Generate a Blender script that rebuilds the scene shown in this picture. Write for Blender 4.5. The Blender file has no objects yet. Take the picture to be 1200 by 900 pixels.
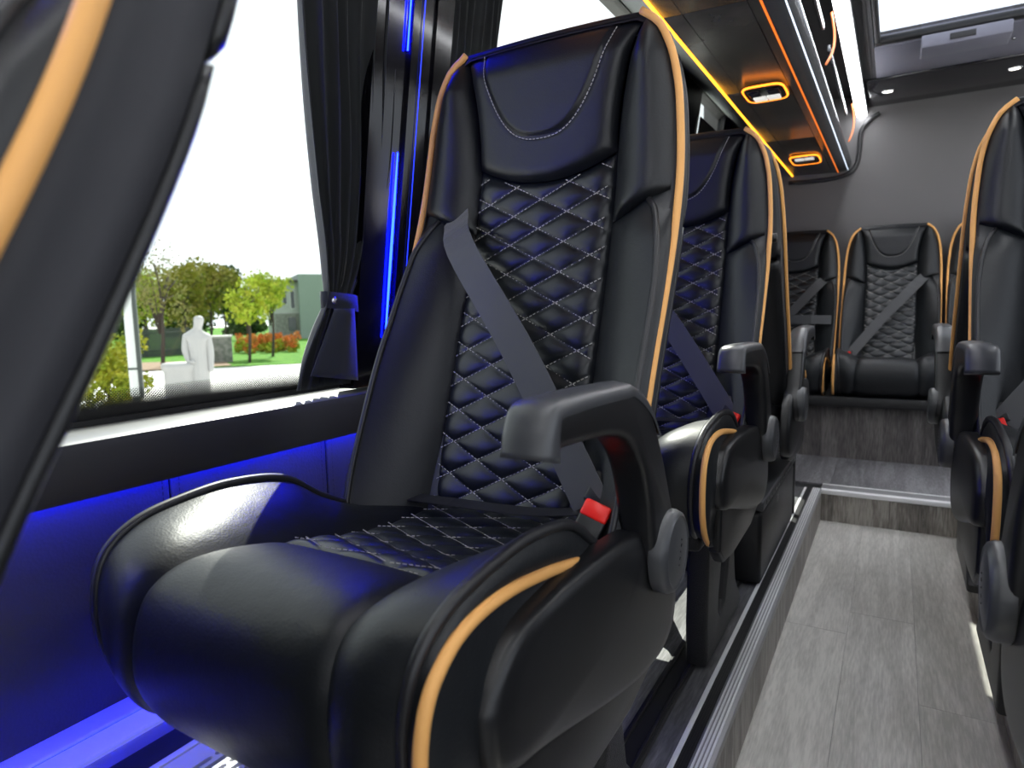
import bpy, bmesh, math, random
import numpy as np
from mathutils import Vector, Matrix

random.seed(7); np.random.seed(7)
scene = bpy.context.scene
COL = scene.collection

# ------------------------------------------------------------------ camera
CAM = Vector((0, 0, 0.85)); F = 764.0
def _u(v): return Vector(v).normalized()
_vy = _u((450, 98, -F)); _vx = _u((1312, -60, F))
_vx = (_vx - _vy * _vx.dot(_vy)).normalized(); _vz = _vx.cross(_vy)
RM = Matrix((_vx, _vy, _vz))                     # camera -> world
def ray(px, py): return RM @ Vector((px - 600, 450 - py, -F))
def P(px, py, ax, val):                          # pixel on an axis plane
    d = ray(px, py); t = (val - CAM[ax]) / d[ax]; return CAM + d * t
cam_d = bpy.data.cameras.new('camera'); cam = bpy.data.objects.new('camera', cam_d); COL.objects.link(cam)
cam_d.sensor_width = 36; cam_d.lens = F / 1200 * 36; cam_d.clip_start = 0.01; cam_d.clip_end = 500
cam.matrix_world = Matrix.Translation(CAM) @ RM.to_4x4()
cam_d.dof.use_dof = True; cam_d.dof.focus_distance = 1.0; cam_d.dof.aperture_fstop = 6.3
scene.camera = cam
vs = scene.view_settings
vs.view_transform = 'Standard'; vs.look = 'None'; vs.gamma = 1; vs.exposure = 0.0; vs.use_curve_mapping = False

# ------------------------------------------------------------------ world and sun
w = bpy.data.worlds.new('sky'); scene.world = w; w.use_nodes = True
bg = w.node_tree.nodes['Background']; bg.inputs[0].default_value = (0.93, 0.96, 1.0, 1); bg.inputs[1].default_value = 2.5
sd = bpy.data.lights.new('sun', 'SUN'); sun = bpy.data.objects.new('sun', sd); COL.objects.link(sun)
sd.energy = 14; sd.angle = 0.006; sd.color = (1.0, 0.95, 0.86)
SUN_K, SUN_E = 1.40, math.radians(45)
_h = Vector((1, -SUN_K, 0)).normalized() * math.cos(SUN_E); SUN_DIR = Vector((_h.x, _h.y, -math.sin(SUN_E)))
sun.rotation_euler = SUN_DIR.to_track_quat('-Z', 'Y').to_euler()
sun.location = (-6, 8, 10)

# ------------------------------------------------------------------ materials
def nd(nt, t, **kw):
    n = nt.nodes.new(t)
    for k, v in kw.items(): setattr(n, k, v)
    return n
def mat(name, col, rough=0.5, metal=0.0, spec=0.5, bump=None, var=None, emit=None, coat=0, sheen=0):
    m = bpy.data.materials.new(name); m.use_nodes = True; nt = m.node_tree; b = nt.nodes['Principled BSDF']
    b.inputs['Base Color'].default_value = (*col, 1); b.inputs['Roughness'].default_value = rough
    b.inputs['Metallic'].default_value = metal; b.inputs['Specular IOR Level'].default_value = spec
    b.inputs['Coat Weight'].default_value = coat; b.inputs['Sheen Weight'].default_value = sheen
    tc = nd(nt, 'ShaderNodeTexCoord')
    if bump:                                      # (scale, strength, distance)
        n = nd(nt, 'ShaderNodeTexNoise'); n.inputs['Scale'].default_value = bump[0]; n.inputs['Detail'].default_value = 4
        nt.links.new(tc.outputs['Object'], n.inputs['Vector'])
        bp = nd(nt, 'ShaderNodeBump'); bp.inputs['Strength'].default_value = bump[1]; bp.inputs['Distance'].default_value = bump[2]
        nt.links.new(n.outputs['Fac'], bp.inputs['Height']); nt.links.new(bp.outputs['Normal'], b.inputs['Normal'])
    if var:                                       # (scale, colour2)
        n = nd(nt, 'ShaderNodeTexNoise'); n.inputs['Scale'].default_value = var[0]; n.inputs['Detail'].default_value = 5
        nt.links.new(tc.outputs['Object'], n.inputs['Vector'])
        r = nd(nt, 'ShaderNodeValToRGB'); r.color_ramp.elements[0].position = .35; r.color_ramp.elements[1].position = .65
        r.color_ramp.elements[0].color = (*col, 1); r.color_ramp.elements[1].color = (*var[1], 1)
        nt.links.new(n.outputs['Fac'], r.inputs[0]); nt.links.new(r.outputs[0], b.inputs['Base Color'])
    if emit:
        b.inputs['Emission Color'].default_value = (*emit[0], 1); b.inputs['Emission Strength'].default_value = emit[1]
    return m

def voronoi_leather(name, col, rough, spec=0.5, scale=420, strength=0.12):
    m = mat(name, col, rough, 0, spec); nt = m.node_tree; b = nt.nodes['Principled BSDF']
    tc = [n for n in nt.nodes if n.type == 'TEX_COORD'][0]
    v = nd(nt, 'ShaderNodeTexVoronoi'); v.inputs['Scale'].default_value = scale
    nt.links.new(tc.outputs['Object'], v.inputs['Vector'])
    n = nd(nt, 'ShaderNodeTexNoise'); n.inputs['Scale'].default_value = 26; n.inputs['Detail'].default_value = 3
    nt.links.new(tc.outputs['Object'], n.inputs['Vector'])
    b1 = nd(nt, 'ShaderNodeBump'); b1.inputs['Strength'].default_value = strength; b1.inputs['Distance'].default_value = 0.001
    b2 = nd(nt, 'ShaderNodeBump'); b2.inputs['Strength'].default_value = 0.10; b2.inputs['Distance'].default_value = 0.01
    nt.links.new(v.outputs['Distance'], b1.inputs['Height']); nt.links.new(n.outputs['Fac'], b2.inputs['Height'])
    nt.links.new(b1.outputs['Normal'], b2.inputs['Normal']); nt.links.new(b2.outputs['Normal'], b.inputs['Normal'])
    return m

def wood(name, c1, c2, c3, rough=0.42, long='Y'):
    m = bpy.data.materials.new(name); m.use_nodes = True; nt = m.node_tree; b = nt.nodes['Principled BSDF']
    tc = nd(nt, 'ShaderNodeTexCoord'); oi = nd(nt, 'ShaderNodeObjectInfo')
    add = nd(nt, 'ShaderNodeVectorMath', operation='ADD'); mul = nd(nt, 'ShaderNodeVectorMath', operation='MULTIPLY')
    sc = nd(nt, 'ShaderNodeMath', operation='MULTIPLY'); sc.inputs[1].default_value = 37.0
    nt.links.new(oi.outputs['Random'], sc.inputs[0])
    nt.links.new(tc.outputs['Object'], add.inputs[0]); nt.links.new(sc.outputs[0], add.inputs[1])
    s = {'X': (1.4, 14, 14), 'Y': (14, 1.4, 14), 'Z': (14, 14, 1.4)}[long]
    mul.inputs[1].default_value = s; nt.links.new(add.outputs[0], mul.inputs[0])
    n1 = nd(nt, 'ShaderNodeTexNoise'); n1.inputs['Scale'].default_value = 1.0; n1.inputs['Detail'].default_value = 3; n1.inputs['Distortion'].default_value = .4
    nt.links.new(mul.outputs[0], n1.inputs['Vector'])
    rg = nd(nt, 'ShaderNodeMath', operation='MULTIPLY'); rg.inputs[1].default_value = 22; nt.links.new(n1.outputs['Fac'], rg.inputs[0])
    sn = nd(nt, 'ShaderNodeMath', operation='SINE'); nt.links.new(rg.outputs[0], sn.inputs[0])
    n2 = nd(nt, 'ShaderNodeTexNoise'); n2.inputs['Scale'].default_value = 16; n2.inputs['Detail'].default_value = 6
    nt.links.new(mul.outputs[0], n2.inputs['Vector'])
    m1 = nd(nt, 'ShaderNodeMath', operation='MULTIPLY_ADD'); m1.inputs[1].default_value = .13; nt.links.new(sn.outputs[0], m1.inputs[0])
    nt.links.new(n2.outputs['Fac'], m1.inputs[2])
    m2 = nd(nt, 'ShaderNodeMath', operation='MULTIPLY_ADD'); m2.inputs[1].default_value = .22
    nt.links.new(oi.outputs['Random'], m2.inputs[0]); nt.links.new(m1.outputs[0], m2.inputs[2])
    r = nd(nt, 'ShaderNodeValToRGB'); e = r.color_ramp.elements
    e[0].position = .3; e[0].color = (*c1, 1); e[1].position = .85; e[1].color = (*c3, 1)
    x = e.new(.58); x.color = (*c2, 1)
    nt.links.new(m2.outputs[0], r.inputs[0]); nt.links.new(r.outputs[0], b.inputs['Base Color'])
    b.inputs['Roughness'].default_value = rough
    bp = nd(nt, 'ShaderNodeBump'); bp.inputs['Strength'].default_value = .15; bp.inputs['Distance'].default_value = .002
    nt.links.new(n2.outputs['Fac'], bp.inputs['Height']); nt.links.new(bp.outputs['Normal'], b.inputs['Normal'])
    return m

def glass_mat(name, tint, dots=None):
    m = bpy.data.materials.new(name); m.use_nodes = True; nt = m.node_tree; nt.nodes.remove(nt.nodes['Principled BSDF'])
    out = nt.nodes['Material Output']
    t = nd(nt, 'ShaderNodeBsdfTransparent'); t.inputs[0].default_value = (*tint, 1)
    g = nd(nt, 'ShaderNodeBsdfGlossy'); g.inputs['Roughness'].default_value = .02
    lw = nd(nt, 'ShaderNodeLayerWeight'); lw.inputs[0].default_value = .5
    pw_ = nd(nt, 'ShaderNodeMath', operation='POWER'); pw_.inputs[1].default_value = 5.0; nt.links.new(lw.outputs['Facing'], pw_.inputs[0])
    fr = nd(nt, 'ShaderNodeMath', operation='MULTIPLY_ADD'); fr.inputs[1].default_value = .9; fr.inputs[2].default_value = .03; nt.links.new(pw_.outputs[0], fr.inputs[0])
    mx = nd(nt, 'ShaderNodeMixShader'); nt.links.new(fr.outputs[0], mx.inputs[0]); nt.links.new(t.outputs[0], mx.inputs[1]); nt.links.new(g.outputs[0], mx.inputs[2])
    last = mx
    if dots:                                      # ceramic frit printed along the lower edge: (solid below, dots up to)
        tc = nd(nt, 'ShaderNodeTexCoord'); sp = nd(nt, 'ShaderNodeSeparateXYZ'); nt.links.new(tc.outputs['Object'], sp.inputs[0])
        cb = nd(nt, 'ShaderNodeCombineXYZ'); nt.links.new(sp.outputs['Y'], cb.inputs[0]); nt.links.new(sp.outputs['Z'], cb.inputs[1])
        rot = nd(nt, 'ShaderNodeMapping'); rot.inputs['Rotation'].default_value = (0, 0, math.pi / 4); rot.inputs['Scale'].default_value = (330, 330, 330)
        nt.links.new(cb.outputs[0], rot.inputs[0])
        fr2 = nd(nt, 'ShaderNodeVectorMath', operation='FRACTION'); nt.links.new(rot.outputs[0], fr2.inputs[0])
        sb = nd(nt, 'ShaderNodeVectorMath', operation='SUBTRACT'); sb.inputs[1].default_value = (.5, .5, 0); nt.links.new(fr2.outputs[0], sb.inputs[0])
        ln = nd(nt, 'ShaderNodeVectorMath', operation='LENGTH'); nt.links.new(sb.outputs[0], ln.inputs[0])
        thr = nd(nt, 'ShaderNodeMapRange'); thr.inputs[1].default_value = dots[0]; thr.inputs[2].default_value = dots[1]
        thr.inputs[3].default_value = .56; thr.inputs[4].default_value = .22; nt.links.new(sp.outputs['Z'], thr.inputs[0])
        lt = nd(nt, 'ShaderNodeMath', operation='LESS_THAN'); nt.links.new(ln.outputs['Value'], lt.inputs[0]); nt.links.new(thr.outputs[0], lt.inputs[1])
        lz = nd(nt, 'ShaderNodeMath', operation='LESS_THAN'); nt.links.new(sp.outputs['Z'], lz.inputs[0]); lz.inputs[1].default_value = dots[1]
        an = nd(nt, 'ShaderNodeMath', operation='MULTIPLY'); nt.links.new(lt.outputs[0], an.inputs[0]); nt.links.new(lz.outputs[0], an.inputs[1])
        sol = nd(nt, 'ShaderNodeMath', operation='LESS_THAN'); nt.links.new(sp.outputs['Z'], sol.inputs[0]); sol.inputs[1].default_value = dots[0]
        mxx = nd(nt, 'ShaderNodeMath', operation='MAXIMUM'); nt.links.new(an.outputs[0], mxx.inputs[0]); nt.links.new(sol.outputs[0], mxx.inputs[1])
        bk = nd(nt, 'ShaderNodeBsdfPrincipled'); bk.inputs['Base Color'].default_value = (.012, .012, .013, 1); bk.inputs['Roughness'].default_value = .4
        m2 = nd(nt, 'ShaderNodeMixShader'); nt.links.new(mxx.outputs[0], m2.inputs[0]); nt.links.new(mx.outputs[0], m2.inputs[1]); nt.links.new(bk.outputs[0], m2.inputs[2])
        last = m2
    nt.links.new(last.outputs[0], out.inputs[0]); return m

M = {}
M['leather'] = voronoi_leather('black_leather', (.0065, .0078, .0098), .43, .42)
M['leather_quilt'] = voronoi_leather('quilted_leather', (.0065, .0085, .0112), .37, .5, 500, .08)
M['side_cloth'] = mat('side_upholstery', (.022, .0225, .028), .6, 0, .4, bump=(900, .2, .001))
M['tan'] = mat('tan_piping', (.74, .38, .12), .5, 0, .3, bump=(500, .2, .001))
M['black_pipe'] = mat('black_piping', (.014, .014, .016), .42)
M['thread'] = mat('grey_thread', (.42, .40, .38), .8)
M['plastic'] = mat('black_plastic', (.008, .0083, .0095), .36, 0, .42, bump=(700, .10, .001))
M['plastic_grey'] = mat('armrest_grey_plastic', (.045, .047, .052), .36, 0, .5, bump=(800, .15, .001))
M['metal_black'] = mat('powder_coated_metal', (.012, .012, .013), .32, 0, .5, bump=(420, .9, .002))
M['webbing'] = mat('belt_webbing', (.035, .036, .04), .5, 0, .5, bump=(1500, .4, .001), sheen=.3)
M['red'] = mat('red_button', (.85, .014, .008), .35)
M['steel'] = mat('steel', (.55, .55, .57), .25, 1.0)
M['gloss_black'] = mat('gloss_black', (.005, .005, .007), .10, 0, .30)
M['black_panel'] = mat('black_panel', (.011, .0112, .012), .5, bump=(600, .2, .001))
M['ledge'] = mat('ledge_vinyl', (.14, .145, .15), .38)
M['wall_leather'] = voronoi_leather('wall_leather', (.052, .054, .064), .42, .45, 260, .25)
M['rear_wall'] = mat('rear_wall_vinyl', (.10, .096, .098), .6, bump=(700, .25, .001))
M['alu'] = mat('aluminium', (.90, .90, .91), .4, .2)
M['alu_dull'] = mat('dull_aluminium', (.36, .36, .37), .45, .6)
M['rubber'] = mat('black_rubber', (.014, .014, .016), .45)
M['curtain'] = mat('curtain_cloth', (.018, .021, .023), .75, 0, .3, bump=(1200, .3, .001), sheen=.25)
M['rack_panel'] = mat('rack_panel', (.035, .033, .03), .22, 0, .5, var=(9, (.055, .05, .045)))
M['tube_grey'] = mat('rack_bumper', (.10, .105, .115), .25, .5)
M['ceiling'] = mat('ceiling_panel', (.055, .055, .06), .5)
M['ceiling_black'] = mat('ceiling_gloss_black', (.012, .012, .015), .12, 0, .5)
M['hatch_grey'] = mat('hatch_grey', (.20, .20, .25), .45)
M['orange_dim'] = mat('orange_dim', (.8, .2, .02), .5, emit=((1.0, .20, .02), .9))
M['orange_led'] = mat('orange_led', (.8, .2, .02), .5, emit=((1.0, .25, .015), 3.2))
M['amber_led'] = mat('amber_led', (.9, .45, .05), .5, emit=((1.0, .40, .02), 3.2))
M['white_led'] = mat('white_led', (.9, .9, .9), .5, emit=((.95, .97, 1.0), 26.0))
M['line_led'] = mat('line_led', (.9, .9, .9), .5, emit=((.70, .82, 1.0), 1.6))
M['blue_led'] = mat('blue_led', (.02, .03, .9), .5, emit=((.002, .008, 1.0), 170.0))
M['blue_fill'] = mat('blue_fill_light', (.02, .03, .9), .5, emit=((.0, .004, 1.0), 130.0))  # for the added light on the unseen forward pillar
M['blue_diffuser'] = mat('blue_diffuser', (.3, .3, .9), .4, emit=((.20, .22, 1.0), .55))
M['blue_pillar'] = mat('blue_pillar_led', (.02, .03, .9), .5, emit=((.0005, .0020, 1.0), 260.0))
M['blue_line'] = mat('blue_line', (.05, .08, .9), .5, emit=((.01, .03, 1.0), 2.5))
M['lamp'] = mat('lamp_lens', (.9, .9, .9), .4, emit=((1.0, .95, .85), 9.0))
M['lens_clear'] = mat('clear_lens', (.75, .75, .75), .2, emit=((1, .98, .92), .5))
M['cord'] = mat('orange_cord', (.75, .20, .07), .6)
M['wood_floor'] = wood('grey_oak_floor', (.36, .35, .325), (.47, .455, .43), (.60, .58, .545), .33, 'Y')
M['wood_step'] = wood('grey_oak_step', (.10, .09, .08), (.21, .19, .17), (.38, .355, .32), .45, 'Z')
M['wood_dark'] = wood('dark_oak', (.045, .04, .04), (.095, .085, .083), (.17, .155, .15), .42, 'Z')
M['wood_plat'] = wood('platform_oak', (.07, .07, .075), (.14, .14, .145), (.25, .25, .26), .4, 'Y')
M['wood_rear'] = wood('rear_oak', (.08, .078, .085), (.15, .145, .155), (.25, .245, .26), .42, 'Y')
M['glass'] = glass_mat('window_glass', (.80, .83, .82), (.722, .752))
M['glass_plain'] = glass_mat('hatch_glass', (.9, .92, .95))
M['gravel'] = mat('white_gravel', (.74, .72, .70), .9, var=(30, (.85, .83, .81)), bump=(60, .5, .02))
M['grass'] = mat('grass', (.045, .16, .012), .9, 0, .2, var=(3, (.10, .24, .02)), bump=(40, .7, .05))
M['soil'] = mat('soil', (.20, .13, .08), .9)
M['statue'] = mat('white_plaster', (.36, .355, .35), .6)
M['stone'] = mat('rough_stone', (.11, .12, .10), .8, var=(9, (.22, .22, .2)), bump=(30, .5, .02))
M['stone_lid'] = mat('stone_lid', (.5, .5, .48), .7)
M['bark'] = mat('bark', (.05, .037, .03), .9, bump=(40, .6, .02))
M['render_green'] = mat('pale_render', (.20, .25, .22), .8)
M['render_white'] = mat('white_render', (.34, .36, .34), .8)
M['roof_dark'] = mat('roof_edge', (.04, .035, .035), .7)
M['pane_dark'] = mat('house_pane', (.03, .04, .045), .15)
M['flower'] = mat('orange_flowers', (.75, .18, .03), .8, var=(5, (.35, .18, .03)))
M['fence'] = mat('fence_metal', (.04, .05, .045), .6)
M['post_white'] = mat('post_white', (.55, .57, .56), .5)
def leafmat(n, a, b):
    m = mat(n, a, .6, 0, .3, var=(4, b))
    return m
M['leaf_olive'] = leafmat('leaf_olive', (.15, .17, .015), (.24, .21, .03))
M['leaf_bright'] = leafmat('leaf_bright', (.24, .36, .015), (.36, .38, .03))
M['leaf_pale'] = leafmat('leaf_pale', (.20, .17, .06), (.14, .17, .03))
M['leaf_dark'] = leafmat('leaf_dark', (.03, .06, .012), (.06, .10, .02))
M['leaf_yellow'] = leafmat('leaf_yellow', (.16, .22, .01), (.30, .28, .01))

# ------------------------------------------------------------------ helpers
def mk(name, V, Fc, m, parent=None, smooth=True, kind=None, mats=None):
    me = bpy.data.meshes.new(name); me.from_pydata([tuple(v) for v in V], [], [tuple(f) for f in Fc])
    me.materials.append(M[m]); me.validate(); me.update()
    if smooth: me.polygons.foreach_set('use_smooth', [True] * len(me.polygons))
    o = bpy.data.objects.new(name, me); COL.objects.link(o)
    if parent: o.parent = parent
    if kind: o['kind'] = kind
    return o
def from_bm(name, bm, m, parent=None, smooth=False, angle=35):
    bmesh.ops.recalc_face_normals(bm, faces=bm.faces)
    me = bpy.data.meshes.new(name); bm.to_mesh(me); bm.free(); me.materials.append(M[m])
    if smooth:
        me.polygons.foreach_set('use_smooth', [True] * len(me.polygons))
        me.set_sharp_from_angle(angle=math.radians(angle))
    o = bpy.data.objects.new(name, me); COL.objects.link(o)
    if parent: o.parent = parent
    return o
def empty(name, loc, rz=0):
    o = bpy.data.objects.new(name, None); COL.objects.link(o); o.location = loc; o.rotation_euler = (0, 0, rz); o.empty_display_size = .05
    return o
def tag(o, label, cat, group=None):
    o['label'] = label; o['category'] = cat
    if group: o['group'] = group
    return o
def struct(o): o['kind'] = 'structure'; return o
def bm_box(bm, lo, hi, bev=0.0, seg=2, mtx=None):
    r = bmesh.ops.create_cube(bm, size=1)['verts']
    for v in r:
        v.co = Vector([lo[i] + (v.co[i] + .5) * (hi[i] - lo[i]) for i in range(3)])
    if bev:
        es = {e for v in r for e in v.link_edges}
        g = bmesh.ops.bevel(bm, geom=list(es), offset=bev, segments=seg, affect='EDGES', profile=.5)
    if mtx is not None:
        bmesh.ops.transform(bm, matrix=mtx, verts=bm.verts)
def box(name, lo, hi, m, parent=None, bev=0.0, seg=2, mtx=None):
    bm = bmesh.new(); bm_box(bm, lo, hi, bev, seg, mtx); return from_bm(name, bm, m, parent, bev > 0, 50)
def prism(name, pts, ax, a, b, m, parent=None, bev=0.0, seg=2, holes=(), angle=35):
    """extrude a 2-D outline (the two axes other than ax, in order) from a to b"""
    bm = bmesh.new()
    def to3(p, h):
        q = list(p); q.insert(ax, h); return Vector(q)
    def loop(ps):
        vs_ = [bm.verts.new(to3(p, a)) for p in ps]
        return [bm.edges.new((vs_[i], vs_[(i + 1) % len(vs_)])) for i in range(len(vs_))], vs_
    if not holes:
        vs_ = [bm.verts.new(to3(p, a)) for p in pts]; fs = [bm.faces.new(vs_)]
    else:
        ed = []
        for ps in [pts] + list(holes): ed += loop(ps)[0]
        fs = [f for f in bmesh.ops.triangle_fill(bm, edges=ed, use_beauty=True)['geom'] if isinstance(f, bmesh.types.BMFace)]
    base_edges = [e for e in bm.edges if len(e.link_faces) == 1]
    ext = bmesh.ops.extrude_face_region(bm, geom=fs)
    vv = [g for g in ext['geom'] if isinstance(g, bmesh.types.BMVert)]
    d = Vector((0, 0, 0)); d[ax] = b - a
    bmesh.ops.translate(bm, verts=vv, vec=d)
    bmesh.ops.recalc_face_normals(bm, faces=bm.faces)
    if bev:
        es = [e for e in bm.edges if len(e.link_faces) == 2 and abs(e.verts[0].co[ax] - e.verts[1].co[ax]) < 1e-6 and e.calc_face_angle(0) > 1.0]
        bmesh.ops.bevel(bm, geom=es, offset=bev, segments=seg, affect='EDGES', profile=.5)
    return from_bm(name, bm, m, parent, True, angle)
def spline(pts, n):
    """dense Catmull-Rom through points"""
    p = [np.array(q, float) for q in pts]; p = [2 * p[0] - p[1]] + p + [2 * p[-1] - p[-2]]
    segs = len(p) - 3; out = []
    for i in range(n):
        t = i / (n - 1) * segs; k = min(int(t), segs - 1); t -= k
        a, b, c, d = p[k:k + 4]
        out.append(.5 * (2 * b + (c - a) * t + (2 * a - 5 * b + 4 * c - d) * t * t + (3 * b - a - 3 * c + d) * t ** 3))
    return np.array(out)
def tube(pts, r, n=8, closed=False, caps=True):
    pts = [Vector(p) for p in pts]; N = len(pts); V = []; Fc = []
    prev = None
    for i, p in enumerate(pts):
        a = pts[(i - 1) % N] if closed or i > 0 else p; b = pts[(i + 1) % N] if closed or i < N - 1 else p
        t = (b - a).normalized()
        if prev is None:
            ref = Vector((0, 0, 1)) if abs(t.z) < .9 else Vector((1, 0, 0)); nrm = t.cross(ref).normalized()
        else:
            nrm = (prev - t * prev.dot(t)).normalized()
        prev = nrm; bi = t.cross(nrm)
        rr = r[i] if hasattr(r, '__len__') else r
        for k in range(n):
            an = 2 * math.pi * k / n; V.append(p + (nrm * math.cos(an) + bi * math.sin(an)) * rr)
    for i in range(N if closed else N - 1):
        j = (i + 1) % N
        for k in range(n): Fc.append((i * n + k, i * n + (k + 1) % n, j * n + (k + 1) % n, j * n + k))
    if caps and not closed: Fc.append(tuple(range(n - 1, -1, -1))); Fc.append(tuple((N - 1) * n + k for k in range(n)))
    return V, Fc
def mk_tube(name, pts, r, m, parent=None, n=8, closed=False):
    V, Fc = tube(pts, r, n, closed); return mk(name, V, Fc, m, parent)
def grid(fn, nu, nv):
    V = [fn(i / nu, j / nv) for j in range(nv + 1) for i in range(nu + 1)]
    Fc = [(j * (nu + 1) + i, j * (nu + 1) + i + 1, (j + 1) * (nu + 1) + i + 1, (j + 1) * (nu + 1) + i) for j in range(nv) for i in range(nu)]
    return V, Fc
def strips(rows):
    """skin a list of equally long point rows"""
    n = len(rows[0]); V = [p for r in rows for p in r]
    Fc = [(j * n + i, j * n + i + 1, (j + 1) * n + i + 1, (j + 1) * n + i) for j in range(len(rows) - 1) for i in range(n - 1)]
    return V, Fc
def ribbon(pts, width_dirs, th, name, m, parent):
    """flat band with thickness: centre points and half-width vectors"""
    V = []; Fc = []
    N = len(pts)
    for i, (p, wv) in enumerate(zip(pts, width_dirs)):
        p = Vector(p); wv = Vector(wv)
        t = (Vector(pts[min(i + 1, N - 1)]) - Vector(pts[max(i - 1, 0)])).normalized()
        nn = t.cross(wv).normalized() * th
        V += [p - wv - nn, p + wv - nn, p + wv + nn, p - wv + nn]
    for i in range(N - 1):
        for k in range(4): Fc.append((i * 4 + k, i * 4 + (k + 1) % 4, i * 4 + 4 + (k + 1) % 4, i * 4 + 4 + k))
    Fc += [(3, 2, 1, 0), tuple((N - 1) * 4 + k for k in range(4))]
    return mk(name, V, Fc, m, parent, smooth=False)
def sstep(x): x = min(1, max(0, x)); return x * x * (3 - 2 * x)
def ip(xs, ys):
    """smooth interpolation through points (Catmull-Rom in y over x)"""
    xs = np.array(xs, float); ys = np.array(ys, float); m_ = np.gradient(ys, xs)
    def f(x):
        x = min(max(x, xs[0]), xs[-1]); k = min(max(int(np.searchsorted(xs, x)) - 1, 0), len(xs) - 2)
        h = xs[k + 1] - xs[k]; t = (x - xs[k]) / h
        return float((2 * t ** 3 - 3 * t * t + 1) * ys[k] + (t ** 3 - 2 * t * t + t) * h * m_[k] + (-2 * t ** 3 + 3 * t * t) * ys[k + 1] + (t ** 3 - t * t) * h * m_[k + 1])
    return f

# ================================================================== THE VEHICLE SHELL
XL, XR = -.85, 1.12           # inner wall faces
ZP = .123                     # raised platform
YF, YB = -1.6, 3.95           # front limit, rear wall
XA0, XA1 = -.226, .226        # aisle
YS = 2.75                     # step to rear platform

# sunken aisle floor: planks
floor = struct(empty('floor', (0, 0, 0)))
box('subfloor', (XA0 - .02, YF, -.03), (XA1 + .02, YS + .02, -.006), 'rubber', floor)
k = 0
pw = (XA1 - XA0) / 3
for c in range(3):
    y = YF - random.random() * .8
    while y < YS:
        y1 = min(y + 1.22, YS)
        y0 = max(y, YF)
        if y1 > y0 + .02:
            box('plank', (XA0 + c * pw + .0004, y0 + .0004, -.006), (XA0 + (c + 1) * pw - .0004, y1 - .0004, 0), 'wood_floor', floor)
        y += 1.22
# raised platforms left / right
for side, x0, x1, nm in ((-1, -.90, XA0, 'left'), (1, XA1, XR + .05, 'right')):
    pl = struct(empty('floor_platform_' + nm, (0, 0, 0)))
    box('core', (x0, YF, -.03), (x1, YB, ZP - .006), 'rubber', pl)
    e = XA0 if side < 0 else XA1
    # strips from the aisle edge outward
    def strip(nm2, d0, d1, z0, z1, m, bev=0.0):
        a, b = sorted((e + side * d0, e + side * d1)); return box(nm2, (a, YF, z0), (b, YS + .0, z1), m, pl, bev)
    box('kick_board', (min(e, e - side * .004), YF, 0), (max(e, e - side * .004), YS, ZP - .012), 'wood_step', pl)
    strip('edge_profile', -.006, .030, ZP - .014, ZP + .002, 'alu_dull', .002)
    for q in range(4): strip('profile_rib', .002 + q * .0065, .0055 + q * .0065, ZP + .0015, ZP + .0035, 'alu')
    strip('black_insert', .030, .049, ZP - .006, ZP + .0005, 'rubber')
    for q in range(4): strip('insert_rib', .0325 + q * .0045, .0345 + q * .0045, ZP, ZP + .0015, 'rubber')
    strip('bright_strip', .049, .058, ZP - .006, ZP + .002, 'alu', .001)
    strip('plank', .0585, .094, ZP - .006, ZP, 'wood_plat')
    strip('seat_rail', .094, .146, ZP - .006, ZP + .004, 'rubber', .002)
    strip('rail_rib', .100, .106, ZP + .003, ZP + .009, 'rubber', .001)
    strip('rail_rib', .134, .140, ZP + .003, ZP + .009, 'rubber', .001)
    d = .1465
    while d < abs(x0 - e if side < 0 else x1 - e) - .02:
        y = YF - random.random()
        while y < YB:
            y0, y1 = max(y, YF), min(y + 1.22, YS)
            if y1 > y0 + .02:
                a, b = sorted((e + side * (d + .0004), e + side * (d + .1496)))
                box('plank', (a, y0 + .0004, ZP - .006), (b, y1 - .0004, ZP), 'wood_plat', pl)
            y += 1.22
        d += .15
# rear platform with step
rp = struct(empty('floor_rear', (0, 0, 0)))
box('core', (XA0 + .001, YS + .001, -.03), (XA1 - .001, YB, ZP - .007), 'rubber', rp)
x = XA0; ws = [.095, .14, .11, .107]
for wv in ws:
    box('riser_board', (x + .0005, YS - .008, 0), (x + wv - .0005, YS + .004, ZP - .014), 'wood_step', rp); x += wv
box('step_nosing', (XA0 + .001, YS - .012, ZP - .016), (XA1 - .001, YS + .012, ZP + .003), 'alu', rp, .003)
box('nosing_plate', (XA0 + .001, YS + .012, ZP - .006), (XA1 - .001, YS + .075, ZP + .001), 'alu_dull', rp)
box('nosing_line', (XA0 + .001, YS + .075, ZP - .006), (XA1 - .001, YS + .083, ZP + .003), 'alu', rp, .001)
x = -.80
while x < 1.1:
    box('plank', (x + .0005, YS + .084, ZP - .006), (x + .1495, 3.40, ZP + .0005), 'wood_rear', rp); x += .15
# bench base with vertical boards
bb = struct(empty('bench_base', (0, 0, 0)))
box('core', (-.80, 3.362, ZP), (1.10, 3.90, .372), 'rubber', bb)
x = -.80
while x < 1.08:
    wv = random.choice((.105, .13, .155)); wv = min(wv, 1.10 - x)
    box('riser_board', (x + .0005, 3.35, ZP + .0005), (x + wv - .0005, 3.362, .372), 'wood_dark', bb); x += wv
box('bench_beam', (-.80, 3.29, .373), (1.10, 3.90, .42), 'metal_black', bb, .006)

# rear wall
rw = struct(box('wall_rear', (-1.0, YB, -.03), (1.25, YB + .05, 2.0), 'rear_wall'))
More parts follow.
